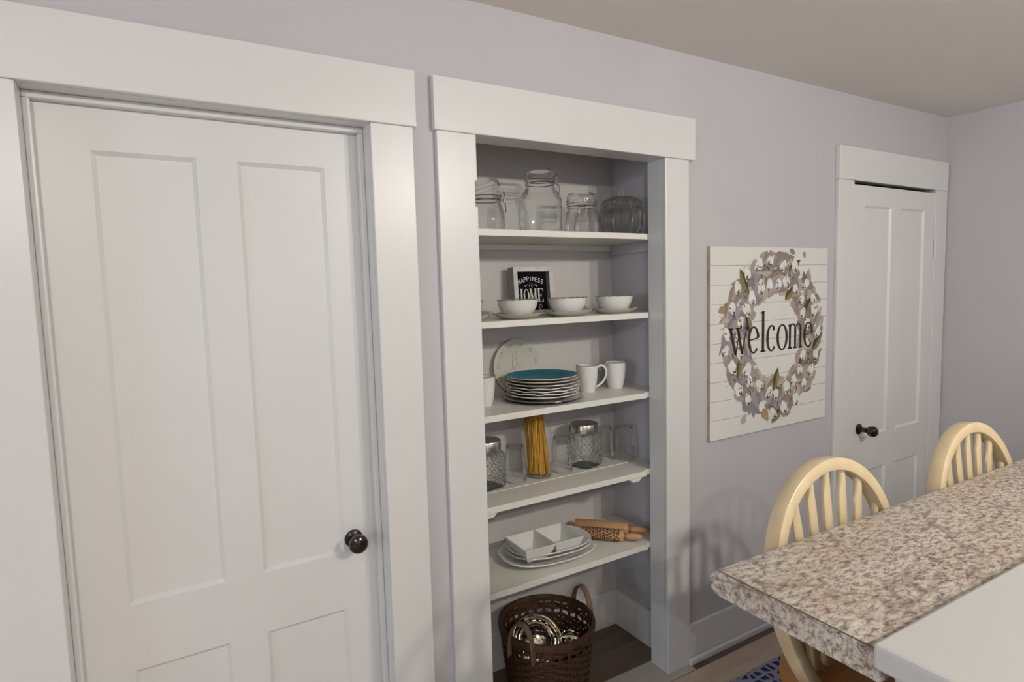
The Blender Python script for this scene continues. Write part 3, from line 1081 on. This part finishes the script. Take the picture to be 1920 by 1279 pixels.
# ---- lowest shelf
z5 = SZ[4]


def platter(name, label, loc, rz, a, b_, h, th=.005, wav=0, amp=.02, edge=0.0):
    m = MB()
    R = a
    sy = b_ / a

    def rf(an, r, z):
        k = 1.0
        if wav and r > R * .75:
            k += amp * (abs(math.cos(wav * an / 2)) - .6)
        # superellipse
        e = 2.5
        return k / ((abs(math.cos(an)) ** e + abs(math.sin(an)) ** e) ** (1 / e))
    zf = lambda an, r, z: (edge * (abs(math.cos(wav * an / 2)) - .6) if (wav and r > R * .85) else 0)
    m.lathe([(0, .004), (R * .60, .004), (R * .70, .007), (R * .95, h), (R, h + .001), (R * 1.01, h - th * .4), (R * .985, h - th), (R * .70, .003), (R * .64, 0), (R * .60, 0), (R * .59, .0015), (0, .0015)], 96, rf=rf, zf=zf)
    for i, v in enumerate(m.v):
        m.v[i] = (v[0], v[1] * sy, v[2])
    o = tag(m.build(name, M['ceramic'], smooth=True, angle=65), label, 'platter', 'white platters stacked on the lowest shelf')
    o.location = loc
    o.rotation_euler = (0, 0, rz)
    return o


platter('platter', 'large white oval platter with a wavy rim at the bottom', (1.262, .243, z5), math.radians(-3), .196, .136, .026, .006, 14, .03, .003)
platter('platter', 'white oval platter between the wavy platter and the topmost platter', (1.270, .246, z5 + .0125), math.radians(-4), .176, .118, .028)
platter('platter', 'white oval platter directly under the divided dish', (1.272, .248, z5 + .0235), math.radians(-4), .174, .116, .029)

# divided dish
t = thing('divided_dish', 'white square cornered dish with two compartments on the platters', 'dish', (1.232, .212, z5 + .0285), math.radians(0))
t.rotation_euler = (math.radians(0), 0, math.radians(-1))


def tray(mb, x0, x1, y0, y1, H, th=.004):
    """a square compartment with sloped sides"""
    s = .62
    cx, cy = (x0 + x1) / 2, (y0 + y1) / 2
    def ring(f, z, dx=0):
        return [((x0 - cx) * f + cx + dx, (y0 - cy) * f + cy + dx, z), ((x1 - cx) * f + cx - dx, (y0 - cy) * f + cy + dx, z), ((x1 - cx) * f + cx - dx, (y1 - cy) * f + cy - dx, z), ((x0 - cx) * f + cx + dx, (y1 - cy) * f + cy - dx, z)]
    zb = [.0, 0, 0, 0]
    o0 = ring(s, 0)
    o1 = ring(.84, H * .45)
    o2 = ring(1, H)
    i2 = ring(1, H, th)
    i1 = ring(.84, H * .47, th)
    i0 = ring(s, .005, th)
    vs = o0 + o1 + o2 + i2 + i1 + i0
    fs = [(3, 2, 1, 0), (20, 21, 22, 23)]
    for r_ in range(5):
        for k in range(4):
            l = (k + 1) % 4
            fs.append((r_ * 4 + k, r_ * 4 + l, r_ * 4 + 4 + l, r_ * 4 + 4 + k))
    mb.add(vs, fs)


for s in (-1, 1):
    q = MB()
    if s < 0:
        tray(q, -.132, .0015, -.080, .080, .060)
    else:
        tray(q, -.0015, .132, -.080, .080, .060)
    q.build('compartment', M['ceramic'], t, bevel=.003, smooth=False)


def rolling_pin(label, p0, p1, r, hl, emb=False, hl2=None):
    P0, P1 = Vector(p0), Vector(p1)
    L = (P1 - P0).length
    d = (P1 - P0)
    t = thing('rolling_pin', label, 'rolling pin', p0, math.atan2(d.y, d.x), 'rolling pins on the lowest shelf')
    b = MB()
    b.lathe([(0, 0), (r * .93, 0), (r, .003), (r, L - .003), (r * .93, L), (0, L)], 36)
    bo = b.build('roller', M['pin'], t, smooth=True)
    bo.rotation_euler = (0, math.radians(90), 0)
    bo.location = (0, 0, r)
    hr = hl
    for sgn, x in ((1, L), (-1, 0)):
        hl = hr if sgn > 0 else (hl2 or hr)
        h = MB()
        h.lathe([(r * .25, 0), (r * .30, .008), (r * .48, .012), (r * .56, hl * .5), (r * .50, hl * .85), (r * .30, hl), (0, hl + .001)], 24)
        ho = h.build('handle', M['pin'], t, smooth=True)
        ho.rotation_euler = (0, math.radians(90) * sgn, 0)
        ho.location = (x, 0, r)
    if emb:
        e = MB()
        random.seed(5)
        na, nl = 12, int(L / .0145)
        for i in range(nl):
            for k in range(na):
                a0 = 2 * math.pi * (k + .5 * (i % 2)) / na
                x0 = .008 + i * (L - .016) / nl
                rr = r + .0010
                ty = random.randrange(4)
                shp = {0: [[(-.004, 0), (0, .003), (.004, -.001)], [(0, .003), (.001, -.004)]],
                       1: [[(-.004, -.003), (.004, .003)]],
                       2: [[(-.003, .003), (-.002, -.003), (.003, -.003), (.002, .003)]],
                       3: [[(-.004, .001), (0, -.003), (.004, .002)], [(-.002, .003), (.002, .0035)]]}[ty]
                for s_ in shp:
                    def mpc(u, v, l, a0=a0, x0=x0, rr=rr):
                        a = a0 + v / r
                        return (x0 + u, rr * math.cos(a), r + rr * math.sin(a))
                    ribbon(e, [(p * 1.5, q * 1.4) for p, q in s_], .0042, 0, mpc)
        e.build('engraving', M['pin_burn'], bo, fix=False)
        eo = bo.children[0]
        eo.parent = t
    return t


rolling_pin('plain beech rolling pin lying at the back of the shelf', (1.485, .356, z5), (1.640, .196, z5), .027, .075, False, .022)
rolling_pin('engraved beech rolling pin with dark burnt pattern', (1.462, .283, z5), (1.583, .158, z5), .0245, .072, True)

# ------------------------------------------------------------------ wicker basket with kitchenware
BX, BY, BZ = 1.215, .185, .003
BH, RB, RT = .285, .142, .176
bk = thing('wicker_basket', 'round brown wicker basket with two bent handles on the pantry floor', 'basket', (BX, BY, BZ))
rad = lambda z: RB + (RT - RB) * (z / BH) ** .8
MB().lathe([(0, .0), (RB * .98, 0), (RB, .006), (RB * .96, .010), (0, .008)], 40).build('base', M['wicker_rim'], bk, smooth=True)
NS = 30
st = MB()
st.tube([(0, 0, 0), (0, 0, .5), (0, 0, 1)], 0, sect=[(-.0055, -.0015), (.0055, -.0015), (.0055, .0015), (-.0055, .0015)], upv=(1, 0, 0))
proto = None
for k in range(NS):
    a = 2 * math.pi * k / NS
    zs = [0.004, BH * .25, BH * .5, BH * .75, BH - .004]
    if proto is None:
        s = MB()
        s.tube([(rad(z), 0, z) for z in zs], 0, sect=[(-.006, -.0014), (.006, -.0014), (.006, .0014), (-.006, .0014)], upv=(1, 0, 0))
        proto = s.build('stake', M['wicker'], bk)
    else:
        inst('stake', proto, bk, rot=(0, 0, a))
NR = 19
for j in range(NR):
    z = .012 + j * (BH - .040) / (NR - 1)
    if j in (16,):
        continue
    pts = []
    n = NS * 4
    for i in range(n):
        a = 2 * math.pi * i / n
        r_ = rad(z) + .0042 * math.cos(NS / 2 * a + math.pi * (j % 2))
        pts.append((r_ * math.cos(a), r_ * math.sin(a), z + .0008 * math.sin(7 * a + j)))
    q = MB()
    q.tube(pts, 0, closed=True, sect=[(-.0018, -.0063), (.0018, -.0063), (.0026, 0), (.0018, .0063), (-.0018, .0063), (-.0026, 0)], upv=(0, 0, 1))
    q.build('wicker_strand', M['wicker'], bk)
rm = MB()
rm.tube([((RT + .003) * math.cos(2 * math.pi * i / 64), (RT + .003) * math.sin(2 * math.pi * i / 64), BH - .004) for i in range(64)], 0, closed=True, sect=[(-.007, -.013), (.006, -.013), (.008, 0), (.005, .011), (-.005, .011), (-.008, 0)], upv=(0, 0, 1))
rm.build('rim', M['wicker_rim'], bk, smooth=True)
for ang in (6, 206):
    a = math.radians(ang)
    pts = []
    for k in range(21):
        s = k / 20
        th = math.pi * s
        lat = .052 * math.cos(th)
        zz = BH - .06 + .135 * math.sin(th) ** .75 if 0 < s < 1 else BH - .06
        pts.append(((RT + .008) * math.cos(a) - lat * math.sin(a), (RT + .008) * math.sin(a) + lat * math.cos(a), zz))
    h3 = MB()
    h3.tube(pts, 0, sect=[(-.003, -.011), (.003, -.011), (.003, .011), (-.003, .011)], upv=(math.cos(a), math.sin(a), 0))
    h3.build('handle', M['strap'], bk, smooth=True, angle=50)

# colander lying in the basket
cl = thing('colander', 'polished steel colander with small holes lying in the basket', 'colander', (BX - .052, BY - .012, BZ + .228))
cl.rotation_euler = (math.radians(38), math.radians(6), math.radians(-18))
q = MB()
nu, nv = 72, 30
Rc = .092
vs, fs = [], []
for j in range(nv + 1):
    ph = math.radians(4 + 86 * j / nv)
    for i in range(nu):
        a = 2 * math.pi * i / nu
        vs.append((Rc * math.sin(ph) * math.cos(a), Rc * math.sin(ph) * math.sin(a), -Rc * .85 * math.cos(ph)))
for j in range(nv):
    for i in range(nu):
        hole = (4 <= j <= 24) and (j % 3 == 0) and ((i + (j // 3 % 2) * 2) % 4 == 0)
        if hole:
            continue
        fs.append((j * nu + i, j * nu + (i + 1) % nu, (j + 1) * nu + (i + 1) % nu, (j + 1) * nu + i))
q.add(vs, fs)
q.build('bowl', M['chrome'], cl, smooth=True)
q = MB()
q.tube([((Rc + .003) * math.cos(2 * math.pi * i / 48), (Rc + .003) * math.sin(2 * math.pi * i / 48), 0) for i in range(48)], .004, 8, True)
q.build('rolled_rim', M['chrome'], cl, smooth=True)
# small scoop
t = thing('metal_funnel', 'small shiny steel funnel standing in the basket', 'funnel', (BX + .075, BY - .045, BZ + .150))
t.rotation_euler = (math.radians(18), math.radians(-14), 0)
q = MB()
q.lathe([(.010, 0), (.011, .03), (.014, .045), (.033, .082), (.036, .085), (.033, .083), (.013, .047), (.009, .03)], 32)
q.build('cone', M['chrome'], t, smooth=True)
q = MB()
q.tube([(.036, 0, .084), (.050, 0, .080), (.052, 0, .068), (.036, 0, .070)], .0025, 8)
q.build('loop', M['chrome'], t, smooth=True)
# unseen pan added to keep the light low inside the basket
t = thing('basket_shade_pan', 'unseen steel pan added under the colander to keep the basket dark', 'pan', (BX + .0, BY + .01, BZ + .012))
MB().lathe([(0, 0), (.105, 0), (.112, .006), (.115, .085), (.118, .087), (.112, .086), (.108, .008), (0, .006)], 40).build('pan_body', M['steel'], t, smooth=True)

# ------------------------------------------------------------------ welcome canvas
AX0, AX1, AZ0, AZ1 = 1.911, 2.701, .914, 1.706
AY = .002
cv = thing('canvas_print', 'square white board canvas with a cotton wreath reading welcome', 'wall art', ((AX0 + AX1) / 2, AY, AZ0))
W2, AH = (AX1 - AX0) / 2, AZ1 - AZ0
b = MB()
vs = [(-W2, 0, 0), (W2, 0, 0), (W2, 0, AH), (-W2, 0, AH), (-W2, .015, 0), (W2, .015, 0), (W2, .015, AH), (-W2, .015, AH)]
b.add(vs, [(0, 1, 2, 3)], 0)
b.add(vs, [(7, 6, 5, 4), (1, 0, 4, 5), (2, 1, 5, 6), (3, 2, 6, 7), (0, 3, 7, 4)], 1)
body = b.build('canvas', [M['canvas'], M['canvas_edge']], cv, fix=False)
U0, V0 = (AX0 + AX1) / 2, AZ0
mpl = lambda u, v, l: (u - U0, -.00005 - l, v - V0)
KA = 1.0122
mpa = lambda u, v, l: (u * KA - U0, -.0001 - l, 1.56 + (v - 1.56) * KA - V0)
ln_ = MB()
for k in range(1, 10):
    z = AZ0 + AH * k / 10 + .003
    pts = [(AX0 + .001 + (AX1 - AX0 - .002) * i / 12, z + .0008 * math.sin(i * 1.7 + k)) for i in range(13)]
    ribbon(ln_, pts, .0024, .0, mpl)
ln_.build('board_lines', M['lines'], body, fix=False)

PAL = {
    'lav': (.25, .22, .24), 'lav2': (.35, .315, .335), 'taupe': (.29, .235, .20), 'taupe2': (.40, .335, .285), 'beige': (.50, .42, .35),
    'brown': (.20, .15, .125), 'dark': (.07, .05, .045), 'olive': (.10, .082, .028), 'olive2': (.25, .215, .10), 'white': (.78, .765, .74), 'shade': (.60, .56, .54), 'rose': (.40, .24, .20), 'ochre': (.40, .28, .15),
}
pn = list(PAL)
pm_ = [plain('print_' + k, v, .75, 0, .2, .10, 25) for k, v in PAL.items()]
wr = MB()
WC = (2.293, 1.322)
WA, WB = .258, .275
lay = [.00002]
random.seed(37)


def poly_add(pts, mi, d=1.5e-6):
    lay[0] += d
    n = len(pts)
    cx = sum(p[0] for p in pts) / n
    cy = sum(p[1] for p in pts) / n
    vs = [mpa(cx, cy, lay[0])] + [mpa(p[0], p[1], lay[0]) for p in pts]
    wr.add(vs, [(0, i + 1, (i + 1) % n + 1) for i in range(n)], pn.index(mi))


def leaf(x, z, ang, L, wd, mi, mi2=None, vein=True):
    pts = []
    n = 9
    for s in (1, -1):
        rng = range(n + 1) if s == 1 else range(n - 1, 0, -1)
        for k in rng:
            t_ = k / n
            h = wd * math.sin(math.pi * t_ ** .85) * s * (1 + .12 * math.sin(9 * t_ + x * 50))
            px, pz = (t_ - .5) * L, h
            pts.append((x + px * math.cos(ang) - pz * math.sin(ang), z + px * math.sin(ang) + pz * math.cos(ang)))
    poly_add(pts, mi)
    if mi2:
        half = pts[:n + 1]
        mid = [(x + (k / n - .5) * L * math.cos(ang), z + (k / n - .5) * L * math.sin(ang)) for k in range(n, -1, -1)]
        poly_add(half + mid[1:-1], mi2)


def boll(x, z, s, ang):
    # white cotton tuft with a dark calyx
    pts = []
    for k in range(20):
        a = 2 * math.pi * k / 20
        r_ = s * (1 + .10 * math.sin(3 * a + x * 90) + .06 * math.sin(5 * a + z * 70))
        px, pz = r_ * math.cos(a) * .82, r_ * math.sin(a) * 1.12
        pts.append((x + px * math.cos(ang) - pz * math.sin(ang), z + px * math.sin(ang) + pz * math.cos(ang)))
    poly_add(pts, 'white')
    for k in range(random.choice((2, 3, 3))):
        a = ang + math.radians(-90 + (k - 1) * 42 + random.uniform(-12, 12))
        lay[0] += 1.5e-6
        bx, bz = x + math.cos(ang - math.pi / 2) * s * 1.05, z + math.sin(ang - math.pi / 2) * s * 1.05
        ex, ez = bx - math.cos(a) * s * random.uniform(.6, 1.0), bz - math.sin(a) * s * random.uniform(.6, 1.0)
        ribbon(wr, [(bx, bz), ((bx + ex) / 2 + random.uniform(-.1, .1) * s, (bz + ez) / 2 + random.uniform(-.1, .1) * s), (ex, ez)], [s * .34, s * .22, s * .03], lay[0], mpa, pn.index(random.choice(('dark', 'brown', 'brown'))))


def wpos(a, t_):
    return WC[0] + (WA + t_) * math.cos(a), WC[1] + (WB + t_) * math.sin(a)


for k in range(64):           # thin twigs reaching out
    a = random.uniform(0, 2 * math.pi)
    x, z = wpos(a, .03)
    da = random.uniform(-.9, .9)
    L = random.uniform(.04, .085)
    lay[0] += 1.5e-6
    ribbon(wr, [(x, z), (x + L * .5 * math.cos(a + da * .5), z + L * .5 * math.sin(a + da * .5)), (x + L * math.cos(a + da), z + L * math.sin(a + da))], [.004, .003, .0012], lay[0], mpa, pn.index(random.choice(('taupe2', 'beige', 'brown', 'lav2'))))
for k in range(330):          # leaves
    a = 2 * math.pi * k / 330 * 3 + random.uniform(-.2, .2)
    t_ = random.uniform(-.078, .070)
    x, z = wpos(a, t_)
    lf = math.cos(a) < random.uniform(-.5, .35)
    mi = random.choice(('lav', 'lav', 'lav2', 'taupe', 'lav2', 'taupe2')) if lf else random.choice(('taupe', 'taupe2', 'taupe', 'beige', 'brown', 'lav'))
    leaf(x, z, a + math.pi / 2 + random.uniform(-1.1, 1.1), random.uniform(.065, .115), random.uniform(.017, .028), mi, random.choice((None, 'taupe2', 'lav2', 'beige', 'taupe')))
for (dx, dz, an, L) in ((-.20, .235, -1.1, .13), (.13, .305, .5, .10), (.10, .185, .7, .09), (.30, -.045, .8, .10), (.01, -.185, 1.3, .11), (.235, .13, 1.0, .08), (.02, -.345, .7, .10), (-.235, -.12, 1.5, .08), (-.02, -.02, 0, 0), (.19, -.12, 1.2, .08), (-.175, .07, 1.9, .10)):
    if L:
        leaf(WC[0] + dx, WC[1] + dz, an, L, .02, 'olive2', random.choice(('olive', 'dark', 'olive')))
nb = 46
for k in range(nb):           # cotton bolls, two loose rings
    a = 2 * math.pi * k / nb + random.uniform(-.05, .05)
    t_ = (.046, -.036)[k % 2] + random.uniform(-.014, .014)
    x, z = wpos(a, t_)
    boll(x, z, random.uniform(.021, .029), random.uniform(-.8, .8))
for (dx, dz, mi, L) in ((-.03, .355, 'rose', .035), (-.335, .13, 'ochre', .05), (.115, .365, 'taupe', .04), (.20, .35, 'taupe2', .035), (-.20, -.335, 'beige', .05), (-.06, -.335, 'ochre', .07)):
    leaf(WC[0] + dx, WC[1] + dz, random.uniform(-1.2, 1.2), L, L * .3, mi)
for k in range(150):          # dark accents
    a = random.uniform(0, 2 * math.pi)
    x, z = wpos(a, random.uniform(-.05, .055))
    an = random.uniform(0, math.pi)
    L = random.uniform(.012, .03)
    lay[0] += 1.5e-6
    ribbon(wr, [(x, z), (x + L * .5 * math.cos(an), z + L * .5 * math.sin(an)), (x + L * math.cos(an + .5), z + L * math.sin(an + .5))], [.002, .006, .001], lay[0], mpa, pn.index(random.choice(('dark', 'brown', 'brown', 'olive'))))
wr.build('wreath_print', pm_, body, fix=False)

# the word
tx = MB()
XH, BL = .108, 1.263
LZ = lay[0] + .00002


def st_(pts, wdt):
    ribbon(tx, pts, wdt, LZ, mpa)


def ellip_w(n, lo, hi, a0, a1):
    return [lo + (hi - lo) * abs(math.cos(math.radians(a0 + (a1 - a0) * k / n))) ** 1.5 for k in range(n + 1)]


def L_e(x, wd):
    n = 30
    a0, a1 = 8, 318
    st_(arc(x + wd / 2, BL + XH / 2, wd / 2 - .004, XH / 2, a0, a1, n), ellip_w(n, .0065, .0160, a0, a1))
    st_([(x + .006, BL + XH * .50), (x + wd - .003, BL + XH * .575)], .005)


def L_serif(x, z, wd):
    st_([(x - wd / 2, z), (x + wd / 2, z)], .006)


# w
x = 2.006
for a_, b_ in (((0, 1), (.033, 0)), ((.046, 1), (.073, 0))):
    st_([(x + a_[0], BL + XH * a_[1]), (x + b_[0], BL + XH * b_[1])], [.0170, .014])
for a_, b_ in (((.033, 0), (.055, .86)), ((.073, 0), (.101, 1))):
    st_([(x + a_[0], BL + XH * a_[1]), (x + b_[0], BL + XH * b_[1])], .0065)
L_serif(x + .003, BL + XH, .030)
L_serif(x + .050, BL + XH, .030)
L_serif(x + .100, BL + XH, .024)
L_e(2.118, .068)
# l
st_([(2.213, BL), (2.213, BL + .172)], [.0155, .0155])
L_serif(2.213, BL + .002, .034)
st_([(2.196, BL + .163), (2.218, BL + .172)], .005)
# c
n = 26
st_(arc(2.269, BL + XH / 2, .027, XH / 2, 52, 318, n), ellip_w(n, .0065, .0160, 52, 318))
st_(arc(2.284, BL + XH * .86, .003, .004, 0, 360, 10), .007)
# o
n = 36
st_(arc(2.342, BL + XH / 2, .031, XH / 2, 0, 360, n), ellip_w(n, .006, .0160, 0, 360))
# m
for i, xx in enumerate((2.396, 2.434, 2.472)):
    st_([(xx, BL), (xx, BL + XH * (.98 if i == 0 else .80))], .0140)
    L_serif(xx, BL + .002, .029)
st_([(2.381, BL + XH * .92), (2.399, BL + XH)], .005)
for x0 in (2.396, 2.434):
    st_([(x0 + .002, BL + XH * .78)] + arc(x0 + .020, BL + XH * .80, .018, XH * .19, 150, 0, 12), [.004] + [.005 + .006 * k / 12 for k in range(13)])
L_e(2.496, .064)
tx.build('lettering', M['ink'], body, fix=False)

# ------------------------------------------------------------------ bar counter and white cabinet
HB = 1.067
ct = thing('bar_countertop', 'speckled granite patterned bar counter with a rounded edge', 'countertop', (.803, -.963, HB), math.radians(-1.2))
prof = []                          # (y,z) section, far edge rounded, local y 0 = far edge
TK = .043
for k in range(9):
    a = math.radians(90 - 22.5 * k)
    prof.append((-.020 + .020 * math.cos(a), -TK / 2 + TK / 2 * math.sin(a)))
prof += [(-.291, -TK), (-.291, 0)]
b = MB()
CL = 2.35
n = len(prof)
b.add([(0.002, y, z) for y, z in prof] + [(CL, y, z) for y, z in prof], [tuple(range(n)), tuple(range(2 * n - 1, n - 1, -1))] + [(k, n + k, n + (k + 1) % n, (k + 1) % n) for k in range(n)])
b.build('worktop', M['granite'], ct, smooth=True, angle=35)
# laminate end strip with a fine dark seam
b = MB()
ins = [(y, z - .0012) for y, z in prof]
b.add([(-.0015, y, z) for y, z in ins] + [(.0015, y, z) for y, z in ins], [tuple(range(n)), tuple(range(2 * n - 1, n - 1, -1))] + [(k, n + k, n + (k + 1) % n, (k + 1) % n) for k in range(n)])
b.build('end_strip', M['granite'], ct)
MB().box(.0005, .0022, -.291, -.012, -.0010, .00025).build('seam', M['ink_grey'], ct)

cb = thing('white_cabinet', 'white painted island cabinet in the right foreground', 'cabinet', (.77, -1.256, 0), math.radians(-1.2))
MB().box(0, 2.5, -.62, 0, 1.055, 1.090).build('cabinet_top', M['cabinet'], cb, bevel=.005)
MB().box(.030, 2.47, -.60, -.012, 0.09, 1.055).build('cabinet_body', M['cabinet'], cb, bevel=.003)
MB().box(.05, 2.45, -.56, -.03, 0, .09).build('plinth', M['cabinet'], cb)

# ------------------------------------------------------------------ bar stools
SEATZ = .752
def make_stool(label, loc, rz):
    t = thing('bar_stool', label, 'bar stool', loc, rz, 'bow back stools at the bar counter')
    # seat: local origin = floor point below the seat centre; +y is the back
    s = MB()
    s.lathe([(0, SEATZ - .010), (.10, SEATZ - .008), (.165, SEATZ - .001), (.190, SEATZ), (.200, SEATZ - .008), (.202, SEATZ - .020), (.196, SEATZ - .034), (.180, SEATZ - .040), (0, SEATZ - .040)], 48)
    s.build('seat', M['honey'], t, smooth=True, angle=50)

    def bk_(u, v):          # point on the tilted back plane
        return (u, .080 + v * .155, SEATZ - .006 + v)
    VT = .418
    cv_, av, bv = .215, .203, VT - .215
    pts = []
    lo = []
    for k in range(9):
        s_ = k / 8
        u = .128 + (.203 - .128) * math.sin(s_ * math.pi / 2) ** .9
        lo.append((u, cv_ * s_))
    up_ = [(av * math.cos(math.radians(a)), cv_ + bv * math.sin(math.radians(a))) for a in range(6, 180, 6)]
    path2 = [(u, v) for u, v in lo] + up_ + [(-u, v) for u, v in reversed(lo)]
    hwid, hdep = .0140, .0175
    b = MB()
    nrm = Vector((0, -1, .155)).normalized()
    sect = []
    for k in range(16):
        a = 2 * math.pi * k / 16
        c_, s2 = math.cos(a), math.sin(a)
        e = .28
        sect.append((hwid * abs(c_) ** e * (1 if c_ >= 0 else -1), hdep * abs(s2) ** e * (1 if s2 >= 0 else -1)))
    b.tube([bk_(u, v) for u, v in path2], 0, sect=sect, upv=tuple(nrm))
    b.build('bow', M['bow'], t, smooth=True, angle=35)
    for k in range(7):
        f_ = (k - 3) / 3
        ub, ut = f_ * .108, f_ * .176
        # height of the bow above this spindle
        ut_c = max(-.999, min(.999, ut / av))
        vt = cv_ + bv * math.sqrt(1 - ut_c ** 2) - .010
        sp_ = MB()
        hw_ = [(0, .0075), (.10, .008), (.30, .0085), (.50, .014), (.72, .0165), (.80, .0155), (.90, .0085), (1, .0075)]
        hw_ = [(0, .0085), (.10, .0085), (.22, .010)] + [(1 - (.16 + .0) / (vt / .40), .0135), (1 - .115 / (vt / .40), .0125), (1 - .070 / (vt / .40), .0085), (1, .0075)]
        vs, fs = [], []
        for (q, hw2) in hw_:
            u = ub + (ut - ub) * q
            v = vt * q
            x, y, z = bk_(u, v)
            y += .026 * (1 - q)
            hd = .0075 if hw2 < .012 else .006
            for (du, dd) in ((-hw2, -hd * .5), (-hw2 * .6, -hd), (hw2 * .6, -hd), (hw2, -hd * .5), (hw2, hd * .5), (hw2 * .6, hd), (-hw2 * .6, hd), (-hw2, hd * .5)):
                vs.append((x + du, y + dd, z))
        m_ = len(hw_)
        for i in range(m_ - 1):
            for l in range(8):
                r_ = (l + 1) % 8
                fs.append((i * 8 + l, i * 8 + r_, (i + 1) * 8 + r_, (i + 1) * 8 + l))
        fs.append(tuple(range(7, -1, -1)))
        fs.append(tuple((m_ - 1) * 8 + l for l in range(8)))
        sp_.add(vs, fs)
        sp_.build('spindle', M['bow'], t, smooth=True, angle=50)
    for sx in (-1, 1):
        for sy in (-1, 1):
            g = MB()
            P0 = Vector((sx * .115, sy * .115, SEATZ - .040))
            P1 = Vector((sx * .185, sy * .185, .007))
            g.tube([P0.lerp(P1, k / 8) for k in range(9)], [.013, .015, .018, .0195, .0185, .017, .016, .014, .0115], 14)
            g.build('leg', M['bow'], t, smooth=True)

    def legpt(sx, sy, z):
        k = (SEATZ - .04 - z) / (SEATZ - .047)
        return Vector((sx * (.115 + .07 * k), sy * (.115 + .07 * k), z))
    for (a, b2, z) in (((-1, -1), (1, -1), .23), ((-1, 1), (1, 1), .28), ((-1, -1), (-1, 1), .34), ((1, -1), (1, 1), .34)):
        g = MB()
        A, B = legpt(*a, z), legpt(*b2, z)
        g.tube([A.lerp(B, k / 6) for k in range(7)], [.008, .010, .0125, .0135, .0125, .010, .008], 12)
        g.build('stretcher', M['bow'], t, smooth=True)
    return t


make_stool('pale bow back bar stool nearest to the pantry end', (1.216, -1.056, 0), math.radians(0))
make_stool('pale bow back bar stool in front of the right wall', (1.805, -1.078, 0), math.radians(0))

# ------------------------------------------------------------------ rug
rg = thing('rug', 'blue and white lattice patterned rug under the bar stools', 'rug', (2.4, -.48, .0005))
MB().box(-.95, .95, -.315, .315, 0, .006).build('pile', M['rug'], rg, bevel=.002)

# ------------------------------------------------------------------ ceiling lamps (out of view, they light the room)
def ceiling_lamp(label, loc, spots_, energy, rad_=.04, col=WARM):
    t = thing('ceiling_lamp', label, 'lamp', loc)
    MB().lathe([(0, 0), (.09, 0), (.085, -.022), (.05, -.032), (0, -.034)], 36).build('canopy', M['brass'], t, smooth=True)
    for (dx, dy) in spots_:
        q = MB()
        q.tube([(0, 0, -.02), (dx * .6, dy * .6, -.035), (dx, dy, -.045), (dx, dy, -.075)], .009, 10)
        q.build('arm', M['brass'], t, smooth=True)
        g = MB()
        g.lathe([(.015, -.070), (.030, -.085), (.046, -.115), (.040, -.145), (.020, -.160), (0, -.162)], 28)
        bo = g.build('bulb', M['pane'], t, smooth=True)
        l = bpy.data.lights.new('bulb_light', 'POINT')
        l.energy = energy
        l.color = col
        l.shadow_soft_size = rad_
        lo = bpy.data.objects.new('bulb_light', l)
        COL.objects.link(lo)
        lo.parent = t
        lo.location = (dx, dy, -.118)
    return t


ceiling_lamp('brass two bulb ceiling lamp opposite the pantry', (1.80, -2.68, ZC), [(-.15, 0), (.15, 0)], E_LAMP_A)
ceiling_lamp('brass ceiling lamp behind the camera', (-.69, -3.13, ZC), [(.0, .06)], E_LAMP_B, .012, (1.0, 0.985, 0.95))
